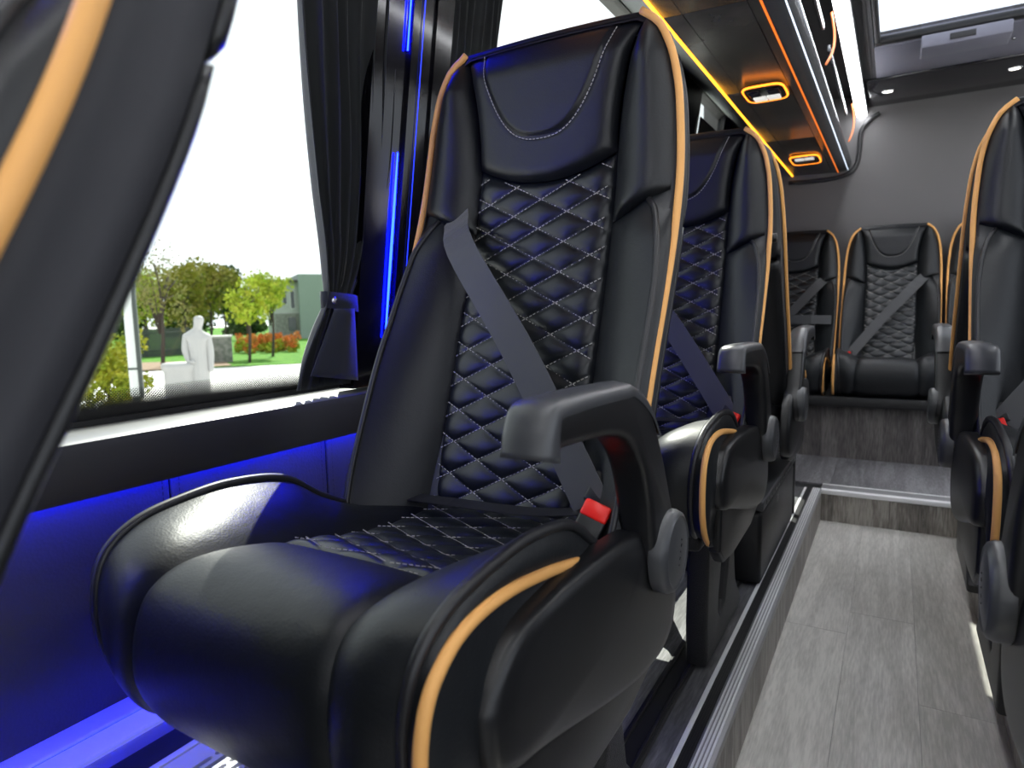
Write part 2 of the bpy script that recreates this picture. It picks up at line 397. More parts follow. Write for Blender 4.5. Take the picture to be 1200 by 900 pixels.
# front bulkhead beyond the view (lower part closes the shell below the windscreen)
fw = struct(empty('wall_front', (0, 0, 0)))
box('lower_bulkhead', (-1.0, YF - .05, -.03), (1.25, YF, .75), 'black_panel', fw)
box('sky_blocker', (-1.0, YF - .05, 1.42), (1.25, YF, 2.05), 'black_panel', fw)  # unseen, added to cut sky light falling on the seats

# ---- left wall
def wall_side(sgn, x, nm):
    W_ = struct(empty('wall_' + nm, (0, 0, 0)))
    def bx(n, xa, xb, ya, yb, za, zb, m, bev=0.0):
        a, b = sorted((x + sgn * xa, x + sgn * xb)); return box(n, (a, ya, za), (b, yb, zb), m, W_, bev)
    return W_, bx
WL, bxl = wall_side(-1, XL, 'left')
bxl('outer_skin', .03, .07, YF, YB, -.03, .70, 'black_panel')
# padded lower wall panels with stitched joints
joints = [YF, -.62, -.06, .515, .80, 1.38, 1.95, 2.52, 3.1, YB]
for a, b in zip(joints[:-1], joints[1:]):
    bm = bmesh.new(); bm_box(bm, (XL - .03, a + .001, .352), (XL, b - .001, .648), .004, 3)
    from_bm('wall_pad', bm, 'wall_leather', WL, True, 50)
V = []; Fc = []
for jy in joints[1:-1]:
    for off in (-.012, .012):
        z = .36
        while z < .64:
            b = len(V)
            V += [(XL + .0008, jy + off - .0007, z), (XL + .0008, jy + off + .0007, z), (XL + .0008, jy + off + .0007, z + .005), (XL + .0008, jy + off - .0007, z + .005)]
            Fc.append((b, b + 1, b + 2, b + 3)); z += .008
mk('wall_stitching', V, Fc, 'black_pipe', WL, False, 'stuff')
# black waist rail under the window, overhanging the pads (the light strip hides under it)
prism('waist_rail', [(XL - .05, .655), (XL + .012, .655), (XL + .013, .633), (XL + .018, .633), (XL + .018, .690), (XL + .014, .7005), (XL - .05, .705)], 1, YF, YB, 'black_panel', WL, .003)
# ledge top
prism('window_ledge', [(XL + .012, .7008), (XL + .004, .7045), (XL - .09, .7105), (XL - .09, .70), (XL - .05, .7003)], 1, YF, YB, 'ledge', WL, .0)
box('ledge_gasket', (XL - .066, YF, .709), (XL - .058, YB, .716), 'rubber', WL)
# LED under the rail
tag(box('blue_light_strip', (XL + .003, YF, .6465), (XL + .010, 1.9, .6500), 'blue_led'), 'blue light strip hidden under the black window rail', 'light strip')

# window plane leans inwards: x at height z
def wx(z): return -.915 + (z - .72) * .145
WIN_TOP = 1.76
def slab(name, y0, y1, z0, z1, m, parent, off=0.0, th=.02):
    pts = [(wx(z0) + off, z0), (wx(z1) + off, z1), (wx(z1) + off - th, z1), (wx(z0) + off - th, z0)]
    return prism(name, pts, 1, y0, y1, m, parent)
for i, (y0, y1) in enumerate(((YF, -.10), (-.04, .985), (1.03, 2.40), (2.95, 3.42))):
    wi = struct(slab('window_%d' % (i + 1), y0, y1, .70, WIN_TOP + .02, 'glass', None, 0, .004))
    fr = slab('window_frame', y0, y0 + .015, .72, WIN_TOP, 'rubber', wi, .008, .02)
    slab('window_frame', y1 - .015, y1, .72, WIN_TOP, 'rubber', wi, .008, .02)
for (y0, y1) in ((-.10, -.04), (.985, 1.03), (2.40, 2.95), (3.42, YB)):  # last two are wide blank panels, shaped to keep sun off the aisle
    slab('window_post', y0, y1, .70, WIN_TOP, 'gloss_black', WL, .012, .04)
slab('window_header', YF, YB, WIN_TOP, 1.98, 'black_panel', WL, .012, .05)
# glossy pillar cover inside, with blue lines
slab('pillar_cover', .865, 1.075, .712, 1.74, 'gloss_black', WL, .075, .035)
slab('pillar_trim', .952, .964, .712, 1.74, 'gloss_black', WL, .082, .01)
slab('pillar_trim', 1.02, 1.03, .712, 1.74, 'gloss_black', WL, .080, .01)
def pil(y, z, off): return (wx(z) + off, y, z)
lp = []
for z in np.linspace(.80, 1.13, 10): lp.append(z)
V = []; Fc = []
pl_o = tag(mk_tube('blue_pillar_light', [pil(.936, z, .080) for z in lp], [.0012 + .0012 * math.sin(math.pi * (1.13 - z) / .33) for z in lp], 'blue_pillar', None, 6), 'short blue upright light on the glossy black pillar beside the gathered curtain', 'light')
tag(mk_tube('blue_pillar_light', [pil(.944, z, .080) for z in np.linspace(1.30, 1.52, 6)], .0014, 'blue_pillar', None, 6), 'slim blue light high on the glossy black pillar above the curtain', 'light')
# unseen pillar one window forward, with an added light to tint the seats blue
slab('pillar_cover', -.155, .015, .712, 1.74, 'gloss_black', WL, .075, .035)
tag(mk_tube('blue_pillar_light', [pil(-.07, z, .080) for z in np.linspace(.80, 1.60, 14)], .0042, 'blue_fill', None, 6), 'added unseen blue light on the forward pillar, tinting the seat fronts', 'light')
tag(mk_tube('blue_reflection', [pil(.985, z, .078) for z in np.linspace(.80, 1.55, 12)], .0008, 'blue_line', None, 6), 'thin glowing line drawn as a blue reflection down the glossy black pillar', 'light')  # glowing tube stands in for a blue reflection on the pillar

# plinth (convector duct) along the wall
pz = .35
plinth = tag(empty('heater_duct', (-.72, 1.0, ZP)), 'low heater duct with aluminium profiles and slotted blue-lit vent along the wall', 'heater')
def pbox(n, lo, hi, m, bev=0.0):
    o = box(n, lo, hi, m, plinth, bev); o.matrix_parent_inverse = Matrix.Translation(-plinth.location); return o
pbox('duct_body', (-.88, YF, ZP), (-.595, 2.4, pz - .008), 'alu_dull')
pbox('aluminium_profile', (-.878, YF, pz - .008), (-.815, 2.4, pz + .004), 'alu', .003)
pbox('light_diffuser', (-.806, YF, pz - .008), (-.765, 2.4, pz + .006), 'blue_diffuser', .002)
pbox('blue_line', (-.5945, YF, .20), (-.592, 2.4, .207), 'blue_line')  # added strip that lights the floor beneath the seats blue
pbox('blue_line', (-.8145, YF, pz - .006), (-.8065, 1.9, pz + .001), 'blue_line')
pbox('aluminium_profile', (-.764, YF, pz - .008), (-.735, 2.4, pz), 'alu_dull')
pbox('rubber_mat', (-.734, YF, pz - .008), (-.695, 2.4, pz + .003), 'rubber')
pbox('aluminium_profile', (-.694, YF, pz - .008), (-.684, 2.4, pz + .004), 'alu', .001)
# slotted vent plate
holes = []
for r in range(6):
    yy = .285 + (r % 2) * .022
    while yy < .62:
        hx = -.650 + r * .0125; L = .036; rr = .0032
        h = [(hx + rr * math.cos(a), yy + rr * math.sin(a)) for a in np.linspace(math.pi, 2 * math.pi, 5)]
        h += [(hx + rr * math.cos(a), yy + L + rr * math.sin(a)) for a in np.linspace(0, math.pi, 5)]
        holes.append(h); yy += .046
o = prism('vent_plate', [(-.683, .262), (-.57, .262), (-.57, .70), (-.683, .70)], 2, pz - .006, pz + .002, 'alu', plinth, 0, 2, holes)
o.matrix_parent_inverse = Matrix.Translation(-plinth.location)
pbox('vent_floor', (-.683, .262, pz - .0075), (-.57, .70, pz - .0065), 'rubber')
pbox('duct_cover', (-.683, .7005, pz - .008), (-.57, 2.4, pz + .001), 'alu_dull')
pbox('duct_cover', (-.683, YF, pz - .008), (-.57, .2615, pz + .001), 'alu_dull')

# ---- right wall (mostly out of view): panel, windows
WR, bxr = wall_side(1, XR, 'right')
bxr('wall_pad', 0, .05, YF, YB, -.03, .70, 'wall_leather')
bxr('window_post', 0, .05, .95, 1.05, .70, 1.7, 'gloss_black'); bxr('window_post', 0, .05, 2.5, 2.6, .70, 1.7, 'gloss_black'); bxr('window_post', 0, .05, 3.7, YB, .70, 1.7, 'gloss_black')
bxr('window_header', 0, .05, YF, YB, 1.62, 2.0, 'black_panel')
for i, (y0, y1) in enumerate(((YF, .95), (1.05, 2.5), (2.6, 3.7))):
    struct(box('window_%d' % (i + 5), (XR + .02, y0, .70), (XR + .025, y1, 1.62), 'glass_plain'))

# ---- ceiling with hatch opening
HX0, HX1, HY0, HY1 = -.115, .56, 2.30, 3.50
ZC = 1.85
ce = struct(empty('ceiling', (0, 0, 0)))
box('ceiling_panel', (-.165, YF, ZC), (HX0, 3.50, ZC + .04), 'ceiling', ce)
box('ceiling_panel', (HX1, YF, ZC), (.70, 3.50, ZC + .04), 'ceiling', ce)
box('ceiling_panel', (HX0, YF, ZC), (HX1, HY0, ZC + .04), 'ceiling', ce)
box('rear_ceiling_panel', (-.165, 3.50, ZC - .014), (.70, YB, ZC + .04), 'ceiling_black', ce, .004)
box('roof_skin', (-.95, YF, 2.02), (HX0 - .03, YB + .05, 2.05), 'black_panel', ce)
box('roof_skin', (HX1 + .03, YF, 2.02), (1.2, YB + .05, 2.05), 'black_panel', ce)
box('roof_skin', (HX0 - .03, YF, 2.02), (HX1 + .03, HY0 - .03, 2.05), 'black_panel', ce)
box('roof_skin', (HX0 - .03, HY1 + .02, 2.02), (HX1 + .03, YB + .05, 2.05), 'black_panel', ce)
for q in (-.14, -.13): box('ceiling_bead', (q - .002, YF, ZC - .003), (q + .002, 3.5, ZC + .002), 'black_panel', ce)

ha = tag(empty('roof_hatch', (.22, 3.0, ZC)), 'glazed roof hatch with grey frame and latch box in the ceiling', 'roof hatch')
def hbox(n, lo, hi, m, bev=0.0, mtx=None):
    o = box(n, lo, hi, m, ha, bev, 2, mtx); o.matrix_parent_inverse = Matrix.Translation(-ha.location); return o
hbox('hatch_side', (HX0 - .02, HY0, ZC + .001), (HX0, HY1, 2.03), 'hatch_grey')
hbox('hatch_side', (HX1, HY0, ZC + .001), (HX1 + .02, HY1, 2.03), 'hatch_grey')
hbox('hatch_side', (HX0, HY0 - .02, ZC + .001), (HX1, HY0, 2.03), 'hatch_grey')
hbox('hatch_side', (HX0, HY1, ZC + .012), (HX1, HY1 + .02, 2.03), 'hatch_grey')
hbox('hatch_shelf', (HX0, 3.10, 1.846), (HX1, HY1 - .001, 1.858), 'hatch_grey', .003)
hbox('hatch_frame', (HX0, 3.065, 1.852), (HX1, 3.099, 1.880), 'black_panel', .006)
hbox('hatch_frame', (HX0, HY0, 1.852), (HX0 + .022, 3.065, 1.880), 'black_panel', .006)
hbox('hatch_frame', (HX1 - .022, HY0, 1.852), (HX1, 3.065, 1.880), 'black_panel', .006)
hbox('hatch_glass', (HX0 + .022, HY0, 1.864), (HX1 - .022, 3.065, 1.869), 'glass_plain')
hbox('latch_box', (.045, 3.05, 1.800), (.325, 3.19, 1.8455), 'hatch_grey', .004)
hbox('latch_slot', (.135, 3.046, 1.812), (.215, 3.0498, 1.834), 'rubber', .001)
hbox('latch_lip', (.05, 3.195, 1.822), (.32, 3.235, 1.8455), 'rubber', .003)
hbox('hatch_screw', (.345, 3.26, 1.838), (.357, 3.272, 1.8455), 'steel', .002)
# ceiling spot lamps
for n, (sx, sy) in enumerate(((-.072, 3.70), (.404, 3.66))):
    s = tag(empty('ceiling_spot_lamp', (sx, sy, ZC - .014)), ['round ceiling spot lamp nearer the bright light strip', 'round ceiling spot lamp farther from the light strip beyond the hatch latch'][n], 'lamp', 'spot lamps in the rear ceiling')
    ring = [(.024 * math.cos(a), .024 * math.sin(a), -.001) for a in np.linspace(0, 2 * math.pi, 20, endpoint=False)]
    mk_tube('bezel', ring, .004, 'steel', s, 6, True)
    V = [(.022 * math.cos(a), .022 * math.sin(a), -.0015) for a in np.linspace(0, 2 * math.pi, 20, endpoint=False)]
    V += [(v[0] * .98, v[1] * .98, -.0005) for v in V]
    mk('lens', V, [tuple(range(19, -1, -1)), tuple(range(20, 40))] + [(i, (i + 1) % 20, 20 + (i + 1) % 20, 20 + i) for i in range(20)], 'lamp', s, False)

# ceiling light strips
for xs, nm, lb in ((-.212, 'a', 'bright white light strip along the ceiling edge above the luggage rack'), (.70, 'b', 'white light strip along the far ceiling edge')):
    t = tag(empty('ceiling_light_strip', (xs, 1.2, 1.80)), lb, 'light strip')
    sgn = 1 if nm == 'a' else -1
    def lb_(n, lo, hi, m, bev=0.0):
        o = box(n, lo, hi, m, t, bev); o.matrix_parent_inverse = Matrix.Translation(-t.location)
    a, b = sorted((xs, xs + sgn * .044))
    lb_('diffuser', (a, YF, 1.797), (b, 3.945, 1.806), 'white_led', .001)
    lb_('housing', (a - .004, YF, 1.807), (b + .004, 3.945, ZC + .03), 'black_panel')

# ---- overhead luggage rack, left
rk = tag(empty('luggage_rack', (-.38, 1.2, 1.53)), 'long black overhead luggage rack with orange light lines and rounded bumper', 'luggage rack')
def rbox(n, lo, hi, m, bev=0.0):
    o = box(n, lo, hi, m, rk, bev); o.matrix_parent_inverse = Matrix.Translation(-rk.location); return o
def rprism(n, pts, y0, y1, m, bev=0.0):
    o = prism(n, pts, 1, y0, y1, m, rk, bev); o.matrix_parent_inverse = Matrix.Translation(-rk.location); return o
rys = [YF, -.4, .6, 1.62, 2.30, 3.05, 3.94]
for a, b in zip(rys[:-1], rys[1:]):
    rprism('underside_panel', [(-.462, 1.5325), (-.318, 1.5285), (-.318, 1.545), (-.462, 1.549)], a + .001, b - .001, 'rack_panel', .0015)
    rprism('edge_panel', [(-.509, 1.534), (-.464, 1.5325), (-.464, 1.549), (-.509, 1.551)], a + .001, b - .001, 'rack_panel', .0015)
rprism('inner_panel', [(-.316, 1.5285), (-.293, 1.5265), (-.293, 1.545), (-.316, 1.545)], YF, 3.94, 'rack_panel', .001)
rprism('orange_line', [(-.517, 1.5315), (-.510, 1.5315), (-.510, 1.538), (-.517, 1.538)], YF, 3.94, 'amber_led')
rprism('orange_line', [(-.2915, 1.5255), (-.2885, 1.5255), (-.2885, 1.533), (-.2915, 1.533)], YF, 3.94, 'orange_dim')
# rounded bumper and its white line
bp_ = [(-.287, 1.528), (-.262, 1.530), (-.245, 1.537), (-.233, 1.549), (-.228, 1.565), (-.230, 1.582), (-.240, 1.592), (-.287, 1.595)]
rprism('bumper', bp_, YF, 3.94, 'tube_grey')
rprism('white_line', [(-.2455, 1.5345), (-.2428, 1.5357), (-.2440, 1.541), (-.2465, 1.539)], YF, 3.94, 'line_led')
rprism('outer_cheek', [(-.518, 1.532), (-.518, 1.56), (-.752, 1.80), (-.752, 1.765)], YF, 3.94, 'black_panel', .002)
rprism('rack_deck', [(-.75, 1.81), (-.51, 1.57), (-.29, 1.57), (-.29, 1.577), (-.51, 1.577), (-.75, 1.817)], YF, 3.94, 'black_panel')
rbox('rack_back', (-.752, YF, 1.82), (-.745, 3.94, 2.0), 'black_panel')
rbox('rack_roof', (-.744, YF, 1.90), (-.22, 3.94, 1.91), 'black_panel')
# netting bars and bungee cords across the opening
for y0, y1 in ((.2, 1.45), (1.60, 2.35), (2.55, 3.45)):
    rbox('retaining_bar', (-.236, y0, 1.690), (-.226, y1, 1.712), 'tube_grey', .003)
for yc in (1.52, 2.45, 3.62):
    pts = [(-.222, yc - .06 + .12 * t, 1.60 + .20 * t - .05 * math.sin(math.pi * t) * 0) for t in np.linspace(0, 1, 8)]
    pts = [(p[0] + .012 * math.sin(math.pi * i / 7), p[1] + .06 * math.sin(math.pi * i / 7), p[2]) for i, p in enumerate(pts)]
    o = mk_tube('bungee_cord', pts, .0045, 'cord', rk, 6); o.matrix_parent_inverse = Matrix.Translation(-rk.location)
# black seal curve where the rack meets the rear wall
sp = spline([(-.53, 3.938, 1.50), (-.40, 3.938, 1.495), (-.27, 3.938, 1.505), (-.21, 3.938, 1.545), (-.195, 3.938, 1.63), (-.190, 3.938, 1.72), (-.15, 3.938, 1.775), (-.11, 3.938, 1.80)], 30)
o = mk_tube('rack_seal', [tuple(p) for p in sp], .011, 'rubber', rk, 8); o.matrix_parent_inverse = Matrix.Translation(-rk.location)

# reading light consoles
def console(cx, cy, sx, sy, label, air):
    t = tag(empty('reading_light_console', (cx, cy, 1.5225)), label, 'light', 'reading light consoles under the rack')
    n = 36; ring = []
    for i in range(n):
        a = 2 * math.pi * i / n; c, s = math.cos(a), math.sin(a); e = .45
        ring.append((sx * math.copysign(abs(c) ** e, c), sy * math.copysign(abs(s) ** e, s), 0))
    mk_tube('orange_ring', ring, .0035, 'orange_led', t, 6, True)
    V = [(x * .95, y * .95, -.002) for x, y, z in ring] + [(x * .95, y * .95, .004) for x, y, z in ring]
    mk('plate', V, [tuple(range(n - 1, -1, -1)), tuple(range(n, 2 * n))] + [(i, (i + 1) % n, n + (i + 1) % n, n + i) for i in range(n)], 'plastic', t, False)
    if air:
        for s in (-1, 1):
            v = box('air_nozzle', (s * .028 - .018, -sy * .62, -.008), (s * .028 + .018, .002, -.0021), 'gloss_black', t, .002)
            for q in range(3): box('vane', (-.014 + s * .028, -.044 + q * .014, -.0095), (.014 + s * .028, -.040 + q * .014, -.0081), 'plastic', v)
    for s in (-1, 1):
        box('reading_lamp', (s * .021 - .020, sy * .18 if air else -sy * .6, -.008), (s * .021 + .020, sy * .72 if air else -.02, -.0021), 'lens_clear', t, .003)
c1 = P(897, 107, 2, 1.5285); c2 = P(944, 186, 2, 1.5285)
console(c1.x, c1.y, .062, .085, 'orange-ringed console with two air nozzles and lamp under the luggage rack', True)
console(c2.x, c2.y, .062, .105, 'orange-ringed small lamp console under the luggage rack near the rear wall', False)
# right rack (out of view, keeps the cabin closed)
rk2 = struct(empty('trim_1', (0, 0, 0)))
box('rack_box', (.76, YF, 1.55), (1.12, YB, 1.95), 'rack_panel', rk2, .02)

# ---- curtains
bl = tag(slab('added_blind', 2.945, 3.425, 1.12, 1.655, 'black_panel', None, .022, .004), 'added black roller blind keeping sun off the aisle at the rear side window', 'blind')  # made-up blind, placed to keep a sun patch off the aisle
def curtain(label, rows, folds, amp, tie=None, xoff=.062):
    """rows: (z, y0, y1); accordion folds between y0 and y1"""
    t = tag(empty('curtain', (wx(.75) + xoff, rows[0][1], rows[0][0])), label, 'curtain')
    f0 = ip([r[0] for r in rows], [r[1] for r in rows]); f1 = ip([r[0] for r in rows], [r[2] for r in rows]); fa = ip([r[0] for r in rows], [r[3] for r in rows])
    z0, z1 = rows[0][0], rows[-1][0]
    def fn(u, v):
        z = z0 + (z1 - z0) * v; y = f0(z) + (f1(z) - f0(z)) * u
        ph = 2 * math.pi * folds * u + .5 * math.sin(3 * v + 4 * u)
        a = amp * fa(z)
        xx = wx(z) + xoff + a * (math.sin(ph) + .25 * math.sin(2.3 * ph + 1)) + .003 * math.sin(9 * v + 11 * u)
        if z < rows[0][0] + .01: xx += 0
        return (xx, y + .25 * a * math.cos(ph), z)
    V, Fc = grid(fn, folds * 14, 70)
    o = mk('curtain_cloth', V, Fc, 'curtain', t); o.matrix_parent_inverse = Matrix.Translation(-t.location)
    md = o.modifiers.new('thickness', 'SOLIDIFY'); md.thickness = .0015
    return t
ct = curtain('dark gathered curtain tied back with a buttoned strap on the window ledge', [(.722, .742, .895, .5), (.76, .748, .895, .7), (.82, .772, .885, .8), (.868, .795, .870, .55), (.92, .790, .893, .8), (1.05, .762, .93, 1), (1.3, .715, .94, 1.1), (1.69, .66, .955, 1.1)], 8, .012)
zt = .868
ring = []
for i in range(40):
    a = 2 * math.pi * i / 40; ring.append((wx(zt) + .062 + .019 * math.cos(a), .8325 + .041 * math.sin(a)))
V = [(x, y, zt - .014 - .004 * ((y - .83) / .04)) for x, y in ring] + [(x, y, zt + .014 - .004 * ((y - .83) / .04)) for x, y in ring]
o = mk('tie_strap', V, [(i, (i + 1) % 40, 40 + (i + 1) % 40, 40 + i) for i in range(40)], 'curtain', ct); o.matrix_parent_inverse = Matrix.Translation(-ct.location)
o.modifiers.new('thickness', 'SOLIDIFY').thickness = .002
bt = [(wx(zt) + .0835, .808, zt)]
mk('snap_button', *tube([(wx(zt) + .0765, .806, zt + .002), (wx(zt) + .0785, .806, zt + .002), (wx(zt) + .0795, .806, zt + .002)], [.0068, .0062, .003], 14), 'steel', o)
for ch in o.children: ch.matrix_parent_inverse = (Matrix.Translation(ct.location) @ o.matrix_parent_inverse).inverted() if False else Matrix.Identity(4)
# curtain flap hanging below the strap
def flap(u, v):
    z = .856 - .118 * v; y0 = .800 - .05 * v; y1 = .845 + .012 * v
    return (wx(z) + .083 + .012 * math.sin(math.pi * u) + .006 * v, y0 + (y1 - y0) * u, z - .018 * (u - .5) * v)
V, Fc = grid(flap, 10, 12)
o = mk('curtain_flap', V, Fc, 'curtain', ct); o.matrix_parent_inverse = Matrix.Translation(-ct.location)
o.modifiers.new('thickness', 'SOLIDIFY').thickness = .002
curtain('dark curtain hanging straight beside the glossy pillar behind the front window seat', [(.722, 1.06, 1.235, .8), (1.0, 1.06, 1.24, 1), (1.69, 1.05, 1.255, 1.1)], 7, .011)

# ================================================================== THE SEAT
RX, RY, RZ = -.458, .50, ZP
def L(u, Y, z): return (u, Y - RY, z - RZ)
yp = ip([.50, .58, .628, .738, .777, .848, .946, 1.02, 1.09, 1.15, 1.21, 1.24, 1.26], [.640, .668, .687, .736, .755, .794, .842, .868, .882, .890, .896, .902, .91])
up = ip([.50, .58, .70, .85, .946, 1.02, 1.09, 1.15, 1.20, 1.232, 1.25], [.203, .206, .208, .208, .208, .207, .203, .196, .182, .163, .140])
yc = ip([.50, .54, .59, .65, .77, .90, 1.0, 1.06, 1.15, 1.22, 1.25], [.713, .726, .742, .760, .802, .848, .878, .891, .898, .905, .915])
uc = ip([.50, .60, 1.0, 1.09, 1.15, 1.20, 1.235, 1.25], [.108, .1115, .1135, .114, .121, .131, .143, .150])
def zarc(u): return 1.036 + .03 * (u / .1135) ** 2
def zseam(s): return .966 + .036 * s           # s 0 inner .. 1 outer
PW, PH = .088, .0475
def pillow(u, v):
    a = u / PW + v / PH; b = u / PW - v / PH
    return (abs(math.sin(math.pi * a)) * abs(math.sin(math.pi * b))) ** .42

seat = empty('passenger_seat', (RX, RY, RZ))
# --- backrest core (sides, wrap over top)
outl = []
zs_ = list(np.linspace(.53, 1.235, 36))
right = [(up(z), yp(z), z) for z in zs_]
topc = [(u, .906 - .0, 1.2455 + .004 * (1 - (u / .15) ** 2)) for u in np.linspace(.142, -.142, 15)]
outl = right + topc + [(-u, y, z) for u, y, z in reversed(right)]
rows = []
def inward(u, z, d):
    # shift an outline point toward the middle of the back
    cu, cz = 0, .9
    return (u - math.copysign(min(d, abs(u)), u) if z < 1.2 else u * (1 - d / .2), z - (d * .8 if z > 1.2 else 0))
for dy, din in ((-.004, .008), (.002, 0), (.018, -.005), (.034, -.004), (.046, .002), (.050, .012)):
    r = []
    for u, y, z in outl:
        uu, zz = inward(u, z, din); r.append(L(uu, y + dy + (.004 if abs(z - 1.24) < .03 else 0), zz))
    rows.append(r)
V, Fc = strips(rows)
back = mk('backrest', V, Fc, 'side_cloth', seat)
# --- quilted centre
def zq(u, t): return .53 + (zarc(u) - .53) * t
def quilt(i, j):
    z0 = zq(0, j); u = (2 * i - 1) * uc(z0); z = zq(u, j)
    slant = (z - .53) * 1.09
    du = uc(z0) - abs(u); dz = (zarc(u) - z)
    edge = (1 - math.exp(-max(du, 0) / .006)) * (1 - math.exp(-max(dz, 0) / .006))
    y = yc(z) - (.0075 * pillow(u, slant) + .003) * edge + .004 * (1 - edge)
    return L(u, y, z)
V, Fc = grid(quilt, 84, 190)
mk('quilted_panel', V, Fc, 'leather_quilt', back)
# stitches on the quilt lines
def stitches(lines, r=.00075, dash=.0040, gap=.0022):
    V = []; Fc = []
    for ln in lines:
        ln = [Vector(p) for p in ln]; seg = 0; pos = 0.0
        cum = [0]
        for a, b in zip(ln[:-1], ln[1:]): cum.append(cum[-1] + (b - a).length)
        def at(s):
            k = min(max(int(np.searchsorted(cum, s)) - 1, 0), len(ln) - 2); t = (s - cum[k]) / max(cum[k + 1] - cum[k], 1e-9); return ln[k].lerp(ln[k + 1], t)
        while pos + dash < cum[-1]:
            a, b = at(pos), at(pos + dash); d = (b - a).normalized()
            n1 = d.cross(Vector((0, 1, .3))).normalized() * r; n2 = d.cross(n1).normalized() * r
            i0 = len(V); V += [a + n1, a + n2, a - n1, a - n2, b + n1, b + n2, b - n1, b - n2]
            Fc += [(i0 + k, i0 + (k + 1) % 4, i0 + 4 + (k + 1) % 4, i0 + 4 + k) for k in range(4)]
            pos += dash + gap
    return V, Fc
lines = []
for sgn in (1, -1):
    for n in range(-14, 16):
        ln = []
        for u in np.linspace(-.109, .109, 56):
            slant = (n - sgn * u / PW) * PH if sgn > 0 else (n + u / PW) * PH
            z = slant / 1.09 + .53
            if .535 < z < zarc(u) - .004: ln.append(L(u, yc(z) - .0046, z))
            else:
                if len(ln) > 2: lines.append(ln)
                ln = []
        if len(ln) > 2: lines.append(ln)
V, Fc = stitches(lines); mk('stitching', V, Fc, 'thread', back, False, 'stuff')
# --- head panel
def zU(u): return 1.100 + .15 * (abs(u) / .112) ** 2.7
def head(i, j):
    ztop = 1.2475
    t = j
    zc_ = 1.04 + (ztop - 1.04) * t; u = (2 * i - 1) * uc(zc_); zb = zarc((2 * i - 1) * .1135)
    z = zb + (ztop + .004 * (1 - (u / .15) ** 2) - zb) * t
    du = uc(zc_) - abs(u); dz = z - zb
    edge = (1 - math.exp(-max(du, 0) / .007)) * (1 - math.exp(-max(dz, 0) / .007))
    zu = zU(u); slope = .15 * 2.7 / .112 * (abs(u) / .112) ** 1.7
    d = (z - zu) / math.sqrt(1 + slope * slope)
    puff = .020 * edge * (1 - .75 * sstep((t - .72) / .28)) + .005 * sstep(d / .012 + .5) * edge - .0035 * math.exp(-(d / .0035) ** 2)
    roll = .02 * sstep((t - .86) / .14) ** 2
    return L(u, yc(z) - puff + roll * .6, z)
V, Fc = grid(head, 72, 72)
mk('headrest_panel', V, Fc, 'leather', back)
lines = []
ln = []
for u in np.linspace(-.113, .113, 90):
    z = zU(u) - .004
    if z < 1.245:
        t = (z - 1.04) / .2075
        ln.append(L(u, yc(z) - .020 * (1 - .75 * sstep((t - .72) / .28)) - .0012, z))
V, Fc = stitches([ln]); mk('stitching', V, Fc, 'thread', back, False, 'stuff')
# top roll closing head panel to the back
def roll(i, j):
    u = (2 * i - 1) * .146; a = math.pi * j
    zt_ = 1.2475 + .004 * (1 - (u / .15) ** 2)
    return L(u, .93 - .022 * math.cos(a) , zt_ - .004 + .012 * math.sin(a))
V, Fc = grid(roll, 20, 8); mk('top_roll', V, Fc, 'leather', back)
# --- bolsters
crest_u = ip([.50, .54, .60, .70, .82, .90, .95, .985, 1.01], [.176, .188, .197, .201, .202, .199, .191, .176, .150])
def crest_y(z): return yp(z) - .022 + .02 * sstep((z - .93) / .07)
for sgn, side in ((1, 'a'), (-1, 'b')):
    def upper(i, j):
        zl = zseam(i); zz = zl + (1.243 - zl) * j
        u0, y0 = uc(zz), yc(zz); u1, y1 = up(zz), yp(zz)
        u = u0 + (u1 - u0) * i; y = y0 + (y1 - y0) * i
        wd = max(u1 - u0, .001)
        ed = (1 - math.exp(-i * wd / .006)) * (1 - math.exp(-(zz - zl) / .006)) * (1 - math.exp(-(1 - i) * wd / .010))
        y -= (.025 * (math.sin(math.pi * min(i * .98 + .02, 1)) ** .7) * min(1, wd / .06) + .003) * ed - .003 * (1 - ed)
        return L(sgn * u, y, zz)
    V, Fc = grid(upper, 30, 60)
    mk('upper_bolster', V, Fc, 'leather', back)
    def lower(i, j):
        zl = .52; zh = zseam(i) - .002; zz = zl + (zh - zl) * j
        u0, y0 = uc(zz), yc(zz); u1, y1 = crest_u(zz), crest_y(zz)
        u = u0 + (u1 - u0) * i; y = y0 + (y1 - y0) * (i ** 1.15)
        wd = max(u1 - u0, .001)
        ed = (1 - math.exp(-i * wd / .006)) * (1 - math.exp(-(zh - zz) / .008))
        y -= (.014 * math.sin(math.pi * i ** .8)) * ed - .004 * (1 - ed)
        return L(sgn * u, y, zz)
    V, Fc = grid(lower, 26, 60)
    mk('lower_bolster', V, Fc, 'leather', back)
    # outer face of the wing, crest -> piping
    rws = []
    for z in np.linspace(.52, 1.0, 44):
        c = (crest_u(z), crest_y(z)); p_ = (up(z), yp(z) + .002)
        rws.append([L(sgn * (c[0] + (p_[0] - c[0]) * t + .006 * math.sin(math.pi * t)), c[1] + (p_[1] - c[1]) * t, z) for t in (0, .25, .5, .75, 1)])
    V, Fc = strips(rws); mk('wing_side', V, Fc, 'leather', back)
    mk_tube('wing_piping', [L(sgn * crest_u(z), crest_y(z) - .001, z) for z in np.linspace(.52, .99, 40)], .0042, 'black_pipe', back, 8)
    # orange piping
    pts = [L(sgn * (up(z) + .002), yp(z) - .001, z) for z in np.linspace(.56, 1.235, 60)] + [L(sgn * u, .903, z) for u, z in ((.152, 1.243), (.144, 1.249))]
    mk_tube('tan_piping', pts, .0052, 'tan', back, 10)
